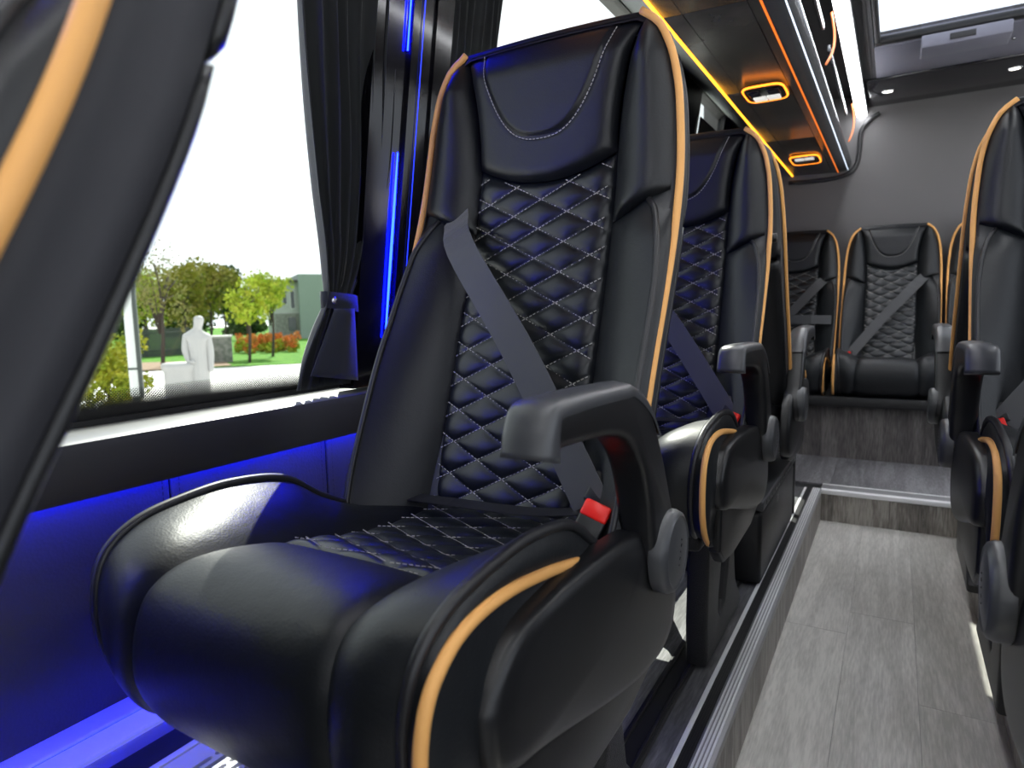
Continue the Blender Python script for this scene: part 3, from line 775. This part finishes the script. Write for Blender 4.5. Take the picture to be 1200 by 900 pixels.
# --- hard shell behind
def yshell(z): return yp(z) + .05
def shell(z0, z1, extra, name, nz):
    rws = []
    for z in np.linspace(z0, z1, nz):
        wv = (up(z) - .004) if z < 1.2 else up(z) * .96
        e = min((z - z0) / .012, (z1 - z) / .012, 1); e = sstep(max(e, 0))
        r = []
        for s in np.linspace(-1, 1, 25):
            d = (.012 + extra * .5) * (1 - abs(s) ** 5) * (.35 + .65 * e)
            r.append(L(s * (wv + .004 * (1 - abs(s) ** 8)), yshell(z) - .004 + d + .008 * (1 - abs(s) ** 14) * e, z))
        rws.append(r)
    V, Fc = strips(rws); o = mk(name, V, Fc, 'plastic', back); o.modifiers.new('thickness', 'SOLIDIFY').thickness = .006
shell(.48, .955, 0, 'back_shell', 40); shell(.963, 1.235, .008, 'headrest_shell', 26)
# --- cushion
Cp = spline([(.765, .566), (.68, .568), (.60, .573), (.53, .586), (.465, .604), (.40, .619), (.352, .622), (.320, .609), (.304, .580), (.299, .54), (.305, .51), (.325, .478), (.36, .458)], 80)
Kp = spline([(.735, .562), (.67, .575), (.605, .605), (.545, .643), (.47, .656), (.405, .653), (.355, .643), (.322, .620), (.309, .580), (.313, .53), (.335, .485), (.370, .458)], 80)
Op = spline([(.620, .565), (.600, .588), (.555, .606), (.485, .622), (.41, .632), (.355, .629), (.322, .612), (.306, .588), (.300, .552), (.303, .515), (.318, .482), (.345, .458)], 80)
ucs = np.interp(np.linspace(0, 1, 80), [0, .25, .40, .5, .62, .75, 1], [.112, .110, .108, .112, .118, .122, .125])
uks = np.interp(np.linspace(0, 1, 80), [0, .3, .5, .62, .75, 1], [.196, .197, .196, .192, .186, .178])
def lerp_arr(A, t):
    x = t * (len(A) - 1); k = min(int(x), len(A) - 2); return A[k] + (A[k + 1] - A[k]) * (x - k)
def nrm2(A, t):
    a = lerp_arr(A, max(t - .01, 0)); b = lerp_arr(A, min(t + .01, 1)); d = b - a; n = np.array([d[1], -d[0]]); n = n / (np.linalg.norm(n) + 1e-9)
    return n if n[1] > 0 or t > .5 else -n
# arc length along the centre profile, for the quilt
arc = np.concatenate([[0], np.cumsum(np.linalg.norm(np.diff(Cp, axis=0), axis=1))])
TQ = next(i for i, p in enumerate(Cp) if p[0] < .462) / 79.0       # front end of the quilt
def cush_center(i, j, t0, t1, q):
    t = t0 + (t1 - t0) * j; c = lerp_arr(Cp, t); ucv = float(lerp_arr(ucs, t)); u = (2 * i - 1) * ucv
    n = nrm2(Cp, t)
    if n[0] > 0 and t > .5: n = -n
    du = ucv - abs(u); s = float(lerp_arr(arc, t)); ds = abs(s - float(lerp_arr(arc, t1 if q else t0)))
    edge = (1 - math.exp(-max(du, 0) / .008)) * (1 - math.exp(-ds / .008))
    if q: h = (.0065 * pillow(u, s) + .002) * edge - .004 * (1 - edge)
    else: h = .006 * edge * (1 - .5 * abs(2 * i - 1) ** 3) - .004 * (1 - edge)
    return L(u, c[0] + n[0] * h, c[1] + n[1] * h)
cushion = mk('seat_cushion', *grid(lambda i, j: cush_center(i, j, TQ, 1, False), 40, 70), 'leather', seat)
mk('quilted_panel', *grid(lambda i, j: cush_center(i, j, 0, TQ, True), 80, 90), 'leather_quilt', cushion)
lines = []
for sgn in (1, -1):
    for n in range(-6, 14):
        ln = []
        for u in np.linspace(-.107, .107, 50):
            s = (n - u / PW) * PH if sgn > 0 else (n + u / PW) * PH
            if 0.01 < s < float(lerp_arr(arc, TQ)) - .003:
                t = np.interp(s, arc, np.linspace(0, 1, 80)); c = lerp_arr(Cp, t)
                if abs(u) < float(lerp_arr(ucs, t)) - .003: ln.append(L(u, c[0], c[1] + .0040)); continue
            if len(ln) > 2: lines.append(ln)
            ln = []
        if len(ln) > 2: lines.append(ln)
cq = lerp_arr(Cp, TQ)
lines.append([L(u, cq[0] - .002, cq[1] + .001) for u in np.linspace(-.088, .088, 30)])
V, Fc = stitches(lines); mk('stitching', V, Fc, 'thread', cushion, False, 'stuff')
for sgn in (1, -1):
    def cb(i, j):
        t = j; c = lerp_arr(Cp, t); k_ = lerp_arr(Kp, t); u0 = float(lerp_arr(ucs, t)); u1 = float(lerp_arr(uks, t))
        n = nrm2(Kp, t)
        if n[0] > 0 and t > .5: n = -n
        e = i ** 1.1
        y = c[0] + (k_[0] - c[0]) * e; z = c[1] + (k_[1] - c[1]) * e
        ed = (1 - math.exp(-i * .09 / .007)); h = .007 * math.sin(math.pi * i ** .85) * ed - .004 * (1 - ed)
        return L(sgn * (u0 + (u1 - u0) * i), y + n[0] * h, z + n[1] * h)
    mk('cushion_bolster', *grid(cb, 24, 80), 'leather', cushion)
    # crest -> tan piping (tucked in on the window side)
    oy, oz, ou = (0, 0, .205) if sgn > 0 else (.030, -.018, .193)
    rws = []
    for j in range(80):
        k_ = Kp[j]; o_ = Op[j] + np.array((oy, oz)); uk = uks[j]
        rws.append([L(sgn * (uk + (ou - uk) * t + .004 * math.sin(math.pi * t)), k_[0] + (o_[0] - k_[0]) * t, k_[1] + (o_[1] - k_[1]) * t) for t in (0, .3, .6, 1)])
    mk('cushion_side', *strips(rws), 'leather', cushion)
    mk_tube('edge_piping', [L(sgn * (uks[j] + .001), Kp[j][0], Kp[j][1] + .001) for j in range(2, 80, 1)], .0055, 'black_pipe', cushion, 8)
    mk_tube('tan_piping', [L(sgn * (ou + .002), Op[j][0] + oy, Op[j][1] + oz) for j in range(3, 80)], .0052, 'tan', cushion, 10)
    # side panel below the tan piping
    rws = []
    for j in range(2, 80):
        o_ = Op[j] + np.array((oy, oz)); bz = .45; by = min(max(o_[0], .345), .62) if j < 60 else max(o_[0], .345)
        rws.append([L(sgn * (ou + .0005 + .010 * math.sin(math.pi * min(t * 1.2, 1)) * (1 if t < .84 else .6)), o_[0] + (by - o_[0]) * t, o_[1] + (bz - o_[1]) * t) for t in np.linspace(0, 1, 8)])
    mk('side_panel', *strips(rws), 'leather', cushion)
bm = bmesh.new(); bm_box(bm, L(-.18, .40, .415), L(.18, .78, .455), .012, 3); from_bm('seat_pan', bm, 'metal_black', seat, True, 50)
# --- plastic shield on the aisle side
sh = [(.355, .560), (.372, .588), (.405, .609), (.46, .615), (.514, .615), (.58, .612), (.633, .608), (.68, .603), (.735, .605), (.785, .575), (.806, .52), (.808, .47), (.792, .44), (.753, .426), (.70, .428), (.646, .436), (.56, .458), (.475, .483), (.420, .498), (.376, .508), (.360, .525)]
shs = spline(sh + [sh[0]], 90)[:-1]
bm = bmesh.new()
def shx(y, z, k):                                  # gently bulged outer face
    return .222 + .014 * math.exp(-((y - .60) / .22) ** 2) * k
cen = np.mean(shs, axis=0)
rings = []
for f, dx in ((1.0, -.020), (1.0, -.004), (.985, .002), (.955, .005), (.85, .0075), (.65, .010), (.4, .012), (.15, .013)):
    rings.append([bm.verts.new(L(.222 + dx, cen[0] + (p[0] - cen[0]) * f, cen[1] + (p[1] - cen[1]) * f)) for p in shs])
for a, b in zip(rings[:-1], rings[1:]):
    for i in range(len(a)): bm.faces.new((a[i], a[(i + 1) % len(a)], b[(i + 1) % len(a)], b[i]))
bm.faces.new(rings[-1]); bm.faces.new(list(reversed(rings[0])))
shield = from_bm('side_shield', bm, 'plastic', seat, True, 60)
# lower inner cover
lc = [(.39, .515), (.46, .50), (.55, .475), (.66, .45), (.74, .44), (.74, .415), (.66, .395), (.50, .392), (.42, .40), (.385, .43)]
lo = prism('lower_cover', [(p[0] - RY, p[1] - RZ) for p in lc], 0, .196, .218, 'plastic', shield, .006, 3)
# --- armrest
arm_o = [(.418, .742), (.423, .760), (.436, .774), (.50, .776), (.56, .7745), (.603, .771), (.645, .750), (.672, .720), (.695, .685), (.713, .652), (.733, .615), (.757, .588), (.760, .552), (.738, .527), (.702, .525), (.675, .545), (.665, .59), (.655, .64), (.635, .683), (.603, .714), (.56, .731), (.50, .738), (.45, .741)]
ao = spline(arm_o + [arm_o[0]], 110)[:-1]
arm = prism('armrest', [(p[0] - RY, p[1] - RZ) for p in ao], 0, .200, .243, 'plastic', seat, .008, 4, angle=50)
# grey cap pad lying over the top and tip
pad_top = spline([(.4135, .738), (.420, .760), (.434, .7775), (.47, .7795), (.53, .7785), (.58, .7765), (.606, .774), (.650, .7515), (.683, .712)], 40)
rws = []
for i, p_ in enumerate(pad_top):
    a = pad_top[max(i - 1, 0)]; b = pad_top[min(i + 1, 39)]; d = (b - a) / np.linalg.norm(b - a); n = np.array([-d[1], d[0]])
    depth = .013 if i > 9 else .022 - .001 * i
    q = [(.2115, -depth), (.2105, -.008), (.2135, -.003), (.219, -.0005), (.236, .0015), (.253, -.0005), (.2585, -.003), (.2615, -.008), (.2605, -depth)]
    k = 1 - sstep((i - 33) / 6.0) * .6
    rws.append([L(.2215 + (u - .236) * .90, p_[0] + n[0] * dd * k, p_[1] + n[1] * dd * k) for u, dd in q])
V, Fc = strips(rws); n9 = 9
Fc.append(tuple(range(n9 - 1, -1, -1)))
mk('armrest_pad', V, Fc, 'plastic_grey', arm)
# pivot disc
dc = (.712, .570)
prof = [(.235, .048), (.247, .048), (.253, .0455), (.2555, .041), (.2545, .0395), (.2545, .037), (.2565, .028), (.257, .012)]
V = []; Fc = []; nn = 36
for x_, r_ in prof: V += [L(x_, dc[0] + r_ * math.cos(2 * math.pi * k / nn), dc[1] + r_ * 1.0 * math.sin(2 * math.pi * k / nn)) for k in range(nn)]
for a in range(len(prof) - 1): Fc += [(a * nn + k, a * nn + (k + 1) % nn, (a + 1) * nn + (k + 1) % nn, (a + 1) * nn + k) for k in range(nn)]
Fc.append(tuple((len(prof) - 1) * nn + k for k in range(nn)))
cap = mk('pivot_cap', V, Fc, 'plastic_grey', arm); cap.data.set_sharp_from_angle(angle=math.radians(40))
bm = bmesh.new()                                   # tiny raised mark on the cap
for q, (a, b) in enumerate(((-.014, .0), (-.007, .004), (.0, .0), (.007, .003), (.013, .0))):
    t = Matrix.Translation(Vector(L(.2572, dc[0] + .002 + a * .35, dc[1] + a))) @ Matrix.Rotation(.5 if q % 2 else -.4, 4, 'X')
    bmesh.ops.create_cube(bm, size=1, matrix=t @ Matrix.Diagonal((.0008, .0035, .0016, 1)))
from_bm('emblem', bm, 'black_pipe', arm)
# --- pedestal legs with a slot
def leg(u, ha_):
    lo_ = [(.535, .131), (.60, .131), (.86, .131), (.865, .15), (.80, .22), (.775, .33), (.77, .405), (.545, .405), (.54, .33), (.532, .22)]
    slot = [(.648, .195), (.632, .21), (.635, .245), (.672, .36), (.690, .372), (.735, .366), (.735, .32), (.690, .21)]
    o_ = prism('pedestal', [(p[0] - RY, p[1] - RZ) for p in lo_], 0, u - ha_, u + ha_, 'metal_black', seat, .008, 3, [[(p[0] - RY, p[1] - RZ) for p in slot]])
    return o_
leg(.140, .022)
leg(-.03, .016)
bm = bmesh.new(); bm_box(bm, L(-.19, .56, .385), L(.19, .72, .401), .004); from_bm('cross_beam', bm, 'metal_black', seat, True, 50)
# --- belts
bpts = spline([(-.192, .945, 1.035), (-.168, .900, 1.012), (-.132, .845, .985), (-.092, .797, .937), (.02, .752, .805), (.10, .715, .70), (.150, .690, .632), (.158, .686, .620)], 34)
wd = Vector((.88, .12, .46)).normalized() * .0235
belt = ribbon([L(*p) for p in bpts], [wd] * 34, .0007, 'shoulder_belt', 'webbing', seat)
lp_ = spline([(-.188, .772, .556), (-.165, .735, .575), (-.05, .682, .597), (.08, .676, .603), (.156, .684, .612)], 24)
ribbon([L(*p) for p in lp_], [Vector((0, .97, .12)).normalized() * .012] * 24, .0007, 'lap_belt', 'black_pipe', seat)
mt = Matrix.Translation(Vector(L(.168, .668, .603))) @ Matrix.Rotation(.32, 4, 'Y') @ Matrix.Rotation(-.55, 4, 'X')
bm = bmesh.new(); bm_box(bm, (-.017, -.013, -.055), (.017, .013, .020), .004, 3, mt); buck = from_bm('buckle', bm, 'plastic', seat, True, 50)
bm = bmesh.new(); bm_box(bm, (-.0165, -.0145, .0035), (.0165, .007, .0240), .003, 2, mt); from_bm('release_button', bm, 'red', buck, True, 50)
bm = bmesh.new(); bm_box(bm, (-.026, .004, .022), (.026, .010, .062), .003, 2, mt); from_bm('belt_tongue', bm, 'plastic', seat, True, 50)
mk_tube('buckle_stalk', [L(.178, .70, .545), L(.182, .72, .50), L(.19, .74, .46)], .010, 'plastic', buck, 8)

ALL = {o.name.split('.')[0] for o in seat.children}
def copy_tree(o, parent, skip=()):
    c = o.copy(); COL.objects.link(c); c.parent = parent; c.matrix_parent_inverse = o.matrix_parent_inverse.copy()
    for ch in list(o.children):
        if ch.name.split('.')[0] not in skip: copy_tree(ch, c, skip)
    return c
def place(x, y, z, rz, mirror, label, group=None, skip=()):
    c = copy_tree(seat, None, skip); c.location = (x, y, z); c.rotation_euler = (0, 0, rz)
    if mirror: c.scale = (-1, 1, 1)
    tag(c, label, 'seat', group); return c
tag(seat, 'black quilted seat by the large window with sunlit cushion and raised armrest', 'seat', 'seats by the windows')
place(RX, -.21, ZP, 0, False, 'black seat seen from its rear side in front of the window seat', 'seats by the windows')
l2 = place(RX, 1.21, ZP, 0, False, 'black quilted seat directly behind the large window seat, beside the black box', 'seats by the windows')
mk_tube('recline_knob', [(.192, .462, .88), (.209, .462, .88)], .011, 'plastic', l2, 12)
rf = place(RX, 2.16, ZP, math.pi, True, 'black seat facing the rear bench with its back to the other window seats', 'seats by the windows', ('pedestal', 'cross_beam'))
mk_tube('support_leg', [(.17, -.22, .001), (.17, -.22, .30)], .013, 'metal_black', rf, 10)
place(.340, .54, ZP, 0, True, 'black seat across the aisle of which only the side and armrest pivot show', 'seats across the aisle')
place(.340, 1.30, ZP, 0, True, 'black seat across the aisle with tan piping and grey armrest tip', 'seats across the aisle')
place(.340, 2.25, ZP, math.pi, False, 'black seat across the aisle facing the rear bench', 'seats across the aisle')
noarm = ('armrest', 'side_shield', 'pedestal', 'cross_beam', 'recline_knob')
place(-.025, 3.45, .095, 0, True, 'black quilted middle bench seat with a diagonal belt against the rear wall', 'rear bench seats', noarm)
bl_ = place(-.470, 3.45, .095, 0, True, 'black bench seat with a horizontal belt across it, against the window-side rear wall', 'rear bench seats', noarm)
br_ = place(.420, 3.45, .095, 0, False, 'black bench seat mostly hidden behind the seat across the aisle', 'rear bench seats', noarm)

for sb in (bl_, br_):
    ribbon([(-.192, .225, .665), (-.10, .205, .667), (.10, .205, .670), (.192, .225, .672)], [Vector((0, .1, 1)) * .022] * 4, .001, 'stowed_belt', 'webbing', sb)
# ---- black box beneath the rear-facing seat
bxn = tag(empty('storage_box', (-.38, 1.98, ZP)), 'black lidded box with vent strip on the platform behind the second window seat', 'box')
def bbx(n, lo, hi, m, bev=0.0, p=None):
    o = box(n, lo, hi, m, p or bxn, bev); o.matrix_parent_inverse = Matrix.Translation(-bxn.location); return o
bbx('body', (-.50, 1.70, ZP + .004), (-.272, 2.30, .322), 'plastic', .012)
bbx('lid', (-.503, 1.695, .325), (-.268, 2.305, .352), 'plastic_grey', .005)
for q in range(12): bbx('vent_slot', (-.2682, 1.74 + q * .045, .333), (-.2668, 1.77 + q * .045, .345), 'rubber')
bbx('emblem', (-.2718, 1.95, .285), (-.2705, 1.966, .305), 'plastic_grey', .0)

# ================================================================== OUTSIDE
ZG = -.65
def G(px, py, z=ZG): return P(px, py, 2, z)
def dirh(px):
    d = ray(px, 372); d.z = 0; return d.normalized()
def at(px, dist): d = dirh(px); return Vector((d.x * dist, d.y * dist, ZG))
g_ = struct(mk('ground', [(-90, -70, ZG), (60, -70, ZG), (60, 90, ZG), (-90, 90, ZG)], [(0, 1, 2, 3)], 'gravel', None, False))
fdir = dirh(250); sdir = Vector((fdir.y, -fdir.x, 0))
def gp(d, s): v = fdir * d + sdir * s; return (v.x, v.y, ZG + .02)
V = [gp(20.8, -30), gp(20.5, -4), gp(20.3, 0), gp(20.0, 6), gp(19.5, 30), gp(85, 60), gp(85, -60)]
gr = mk('lawn', V, [tuple(range(7))], 'grass', None, False); struct(gr)
sp_ = mk('bare_soil', [gp(20.2, -2.5), gp(20.6, .4), gp(23, .2), gp(24, -2.3)], [(0, 1, 2, 3)], 'soil', None, False); struct(sp_)
sp_.location.z = .02

def leaves(center, rx, rz, n, size, shape=1.0, rnd=None):
    rnd = rnd or random; V = []; Fc = []
    blobs = [(Vector((rnd.uniform(-.6, .6) * rx, rnd.uniform(-.6, .6) * rx, rnd.uniform(-.6, .7) * rz)), rnd.uniform(.35, .6)) for _ in range(14)]
    for _ in range(n):
        c, s = rnd.choice(blobs)
        d = Vector((rnd.gauss(0, 1), rnd.gauss(0, 1), rnd.gauss(0, 1))).normalized() * (rnd.random() ** .4)
        p = Vector(center) + c + Vector((d.x * rx * s, d.y * rx * s, d.z * rz * s))
        a = Vector((rnd.gauss(0, 1), rnd.gauss(0, 1), rnd.gauss(0, 1))).normalized() * size * rnd.uniform(.6, 1.3); b = a.orthogonal().normalized() * size * .6
        i = len(V); V += [p - a, p + b, p + a, p - b]; Fc.append((i, i + 1, i + 2, i + 3))
    return V, Fc
def tree(px, dist, h, rx, rz, m, label, n=2200, size=.10, trunk=.07, nb=6):
    b = at(px, dist); t = tag(empty('tree', b), label, 'tree')
    cz = h - rz
    pts = [(0, 0, 0), (.04 * h, 0, cz * .5), (0, .03 * h, cz), (0, 0, cz + rz * .6)]
    mk_tube('trunk', [tuple(p) for p in spline(pts, 14)], list(np.linspace(trunk, trunk * .3, 14)), 'bark', t, 8)
    for q in range(nb):
        a = random.uniform(0, 6.28); e = Vector((math.cos(a) * rx * .7, math.sin(a) * rx * .7, cz + random.uniform(-.1, .6) * rz))
        mk_tube('branch', [(0, 0, cz * random.uniform(.45, .8)), tuple(e * .5 + Vector((0, 0, cz * .45))), tuple(e)], [trunk * .5, trunk * .35, trunk * .12], 'bark', t, 6)
    V, Fc = leaves((0, 0, cz), rx, rz, n, size); mk('crown', V, Fc, m, t, False, 'stuff')
    return t
tree(186, 21.5, 3.6, .9, 1.5, 'leaf_pale', 'sparse young tree with thin pale foliage behind the statue', 1000, .05, .06, 10)
tree(168, 27.5, 3.1, .9, 1.1, 'leaf_bright', 'bushy light green tree beside the fence next to the sparse tree', 2200, .07)
tree(214, 31, 3.6, 1.5, 1.25, 'leaf_olive', 'olive green tree beyond the statue', 3000, .10)
tree(245, 34, 3.9, 1.5, 1.3, 'leaf_olive', 'broad olive tree with dense crown beside the cabinet', 3400, .10)
tree(262, 42, 4.4, 1.5, 1.7, 'leaf_dark', 'dark green tree far behind the olive trees', 2600, .12)
tree(289, 21.6, 2.6, .6, .7, 'leaf_bright', 'small bright green tree on the lawn next to the stone cabinet', 1700, .06, .05)
tree(317, 24.2, 2.9, .9, .78, 'leaf_bright', 'small bright green round tree on the lawn before the house', 2400, .06, .05)
tree(133, 13.5, 1.25, .55, .62, 'leaf_yellow', 'yellow-green shrub by the white post', 1500, .05, .03)
tree(118, 12.5, 1.05, .5, .55, 'leaf_yellow', 'low yellow-green shrub farther from the white post', 1300, .05, .03)
for q, (px, dist, w_, h_) in enumerate(((140, 52, 1.6, 2.6), (215, 53, 1.6, 2.3), (290, 52, 1.6, 1.9))):
    b = at(px, dist); t = tag(empty('hedge', b), ['dark hedge far behind the sparse tree', 'dark hedge far behind the statue', 'dark hedge far behind the small lawn trees'][q], 'hedge')
    V, Fc = leaves((0, 0, h_ * .45), w_, h_ * .7, 4000, .16); mk('foliage', V, Fc, 'leaf_dark', t, False, 'stuff')
# flower bed
for q, (px, dist, rr) in enumerate(((280, 27.5, .27), (292, 26.7, .27), (304, 27.5, .27), (316, 26.7, .27), (328, 27.5, .27), (340, 26.7, .27))):
    b = at(px, dist); t = tag(empty('flowering_shrub', b), 'low orange flowering shrub in the bed behind the small lawn trees', 'shrub', 'orange flower bed')
    V, Fc = leaves((0, 0, .38), rr, .36, 900, .05); mk('blossom', V, Fc, 'flower', t, False, 'stuff')
    V, Fc = leaves((0, 0, .25), rr, .28, 500, .06); mk('foliage', V, Fc, 'leaf_bright', t, False, 'stuff')
# stone cabinet
b = at(253, 22.5); t = tag(empty('stone_cabinet', b, math.atan2(fdir.y, fdir.x) - math.pi / 2), 'grey stone utility cabinet with pale lid on the lawn', 'cabinet')
box('body', (-.40, -.3, 0), (.40, .3, .80), 'stone', t, .01); box('lid', (-.43, -.33, .801), (.43, .33, .86), 'stone_lid', t, .01)
# picket fence
a0, a1 = at(150, 27), at(226, 28)
fc = tag(empty('garden_fence', a0), 'dark picket fence under the trees', 'fence')
dv = a1 - a0; nn_ = 36
for q in range(nn_ + 1):
    p_ = dv * (q / nn_); o = box('picket', (p_.x - .02, p_.y - .02, 0), (p_.x + .02, p_.y + .02, 1.05), 'fence', fc)
for z in (.25, .9): mk_tube('rail', [(0, 0, z), (dv.x, dv.y, z)], .025, 'fence', fc, 6)
# post by the entrance
b = at(152, 11.2); t = tag(empty('gate_post', b, math.atan2(fdir.y, fdir.x) - math.pi / 2), 'white gate post with dark edge and black foot bracket', 'post')
box('post', (-.07, -.07, .32), (.05, .07, 1.9), 'post_white', t, .01); box('dark_edge', (.051, -.08, .30), (.10, .08, 2.0), 'fence', t, .006); box('foot', (-.05, -.05, 0), (.04, .05, .319), 'fence', t); box('band', (-.075, -.075, .72), (.055, .075, .75), 'fence', t)
# house
b = at(352, 40); hz = empty('house', b, math.atan2(fdir.y, fdir.x) - math.pi / 2); tag(hz, 'pale green-grey two storey house with flat roof behind the lawn', 'house')
box('tall_wing', (0.0, 0, 0), (5.0, 6, 3.75), 'render_green', hz); box('low_wing', (-1.35, .6, 0), (-.002, 6, 3.30), 'render_white', hz)
box('flat_roof', (-1.6, .3, 3.301), (-.004, 6.2, 3.43), 'roof_dark', hz)
box('base_course', (-1.36, .55, 0), (-.003, .599, 1.5), 'stone', hz)
for q, x_ in enumerate((-1.15, -.75, -.32)):
    wo = box('window', (x_ - .14, .55, 2.0 if q < 2 else 1.75), (x_ + .14, .599, 2.85), 'post_white', hz); box('pane', (x_ - .10, .53, 2.05 if q < 2 else 1.8), (x_ + .10, .549, 2.8), 'pane_dark', wo)
box('lower_window', (-.62, .50, .5), (-.2, .549, 1.25), 'pane_dark', hz)

# statue of a standing figure beside a drum
b = at(229, 10.9); st = tag(empty('statue', b, math.atan2(fdir.y, fdir.x) - math.pi / 2), 'white plaster statue of a standing robed figure beside a drum', 'statue')
sk = [((0, 0, .70), (.165, .13)), ((0, 0, .90), (.145, .11)), ((0, 0, 1.10), (.155, .11)), ((0, 0, 1.22), (.12, .085)), ((.01, -.01, 1.29), (.05, .05)), ((.03, -.02, 1.36), (.062, .072)), ((.045, -.03, 1.44), (.078, .085)), ((.045, -.025, 1.50), (.05, .06)),
      ((-.15, 0, 1.18), (.062, .06)), ((-.175, -.02, .98), (.052, .052)), ((-.13, -.09, .80), (.034, .034)), ((-.05, -.14, .82), (.03, .03)),
      ((.15, 0, 1.17), (.062, .06)), ((.17, -.02, .95), (.055, .055)), ((.165, -.05, .74), (.045, .045)), ((.16, -.06, .64), (.04, .045)),
      ((0, 0, .45), (.145, .12)), ((.01, 0, .22), (.15, .13)), ((.01, 0, .04), (.17, .15))]
ed = [(0, 1), (1, 2), (2, 3), (3, 4), (4, 5), (5, 6), (6, 7), (3, 8), (8, 9), (9, 10), (10, 11), (3, 12), (12, 13), (13, 14), (14, 15), (0, 16), (16, 17), (17, 18)]
me = bpy.data.meshes.new('figure'); me.from_pydata([v for v, r in sk], ed, []); me.materials.append(M['statue'])
fo = bpy.data.objects.new('figure', me); COL.objects.link(fo); fo.parent = st
fo.modifiers.new('skin', 'SKIN'); 
for i, (v, r) in enumerate(sk):
    me.skin_vertices[0].data[i].radius = r
me.skin_vertices[0].data[0].use_root = True
fo.modifiers.new('sub', 'SUBSURF').levels = 2
fo.modifiers['sub'].render_levels = 2
# drum beside the figure
V = []; Fc = []; nn = 24
pr = [(.0, .02), (.24, .02), (.25, .10), (.23, .14), (.225, .66), (.25, .70), (.26, .76), (.24, .80), (.0, .80)]
for r_, z_ in pr: V += [(-.26 + r_ * math.cos(2 * math.pi * k / nn), .06 + r_ * math.sin(2 * math.pi * k / nn), z_) for k in range(nn)]
for a in range(len(pr) - 1): Fc += [(a * nn + k, a * nn + (k + 1) % nn, (a + 1) * nn + (k + 1) % nn, (a + 1) * nn + k) for k in range(nn)]
mk('drum', V, Fc, 'statue', st)
box('statue_base', (-.56, -.22, -.001), (.24, .34, .02), 'statue', st)
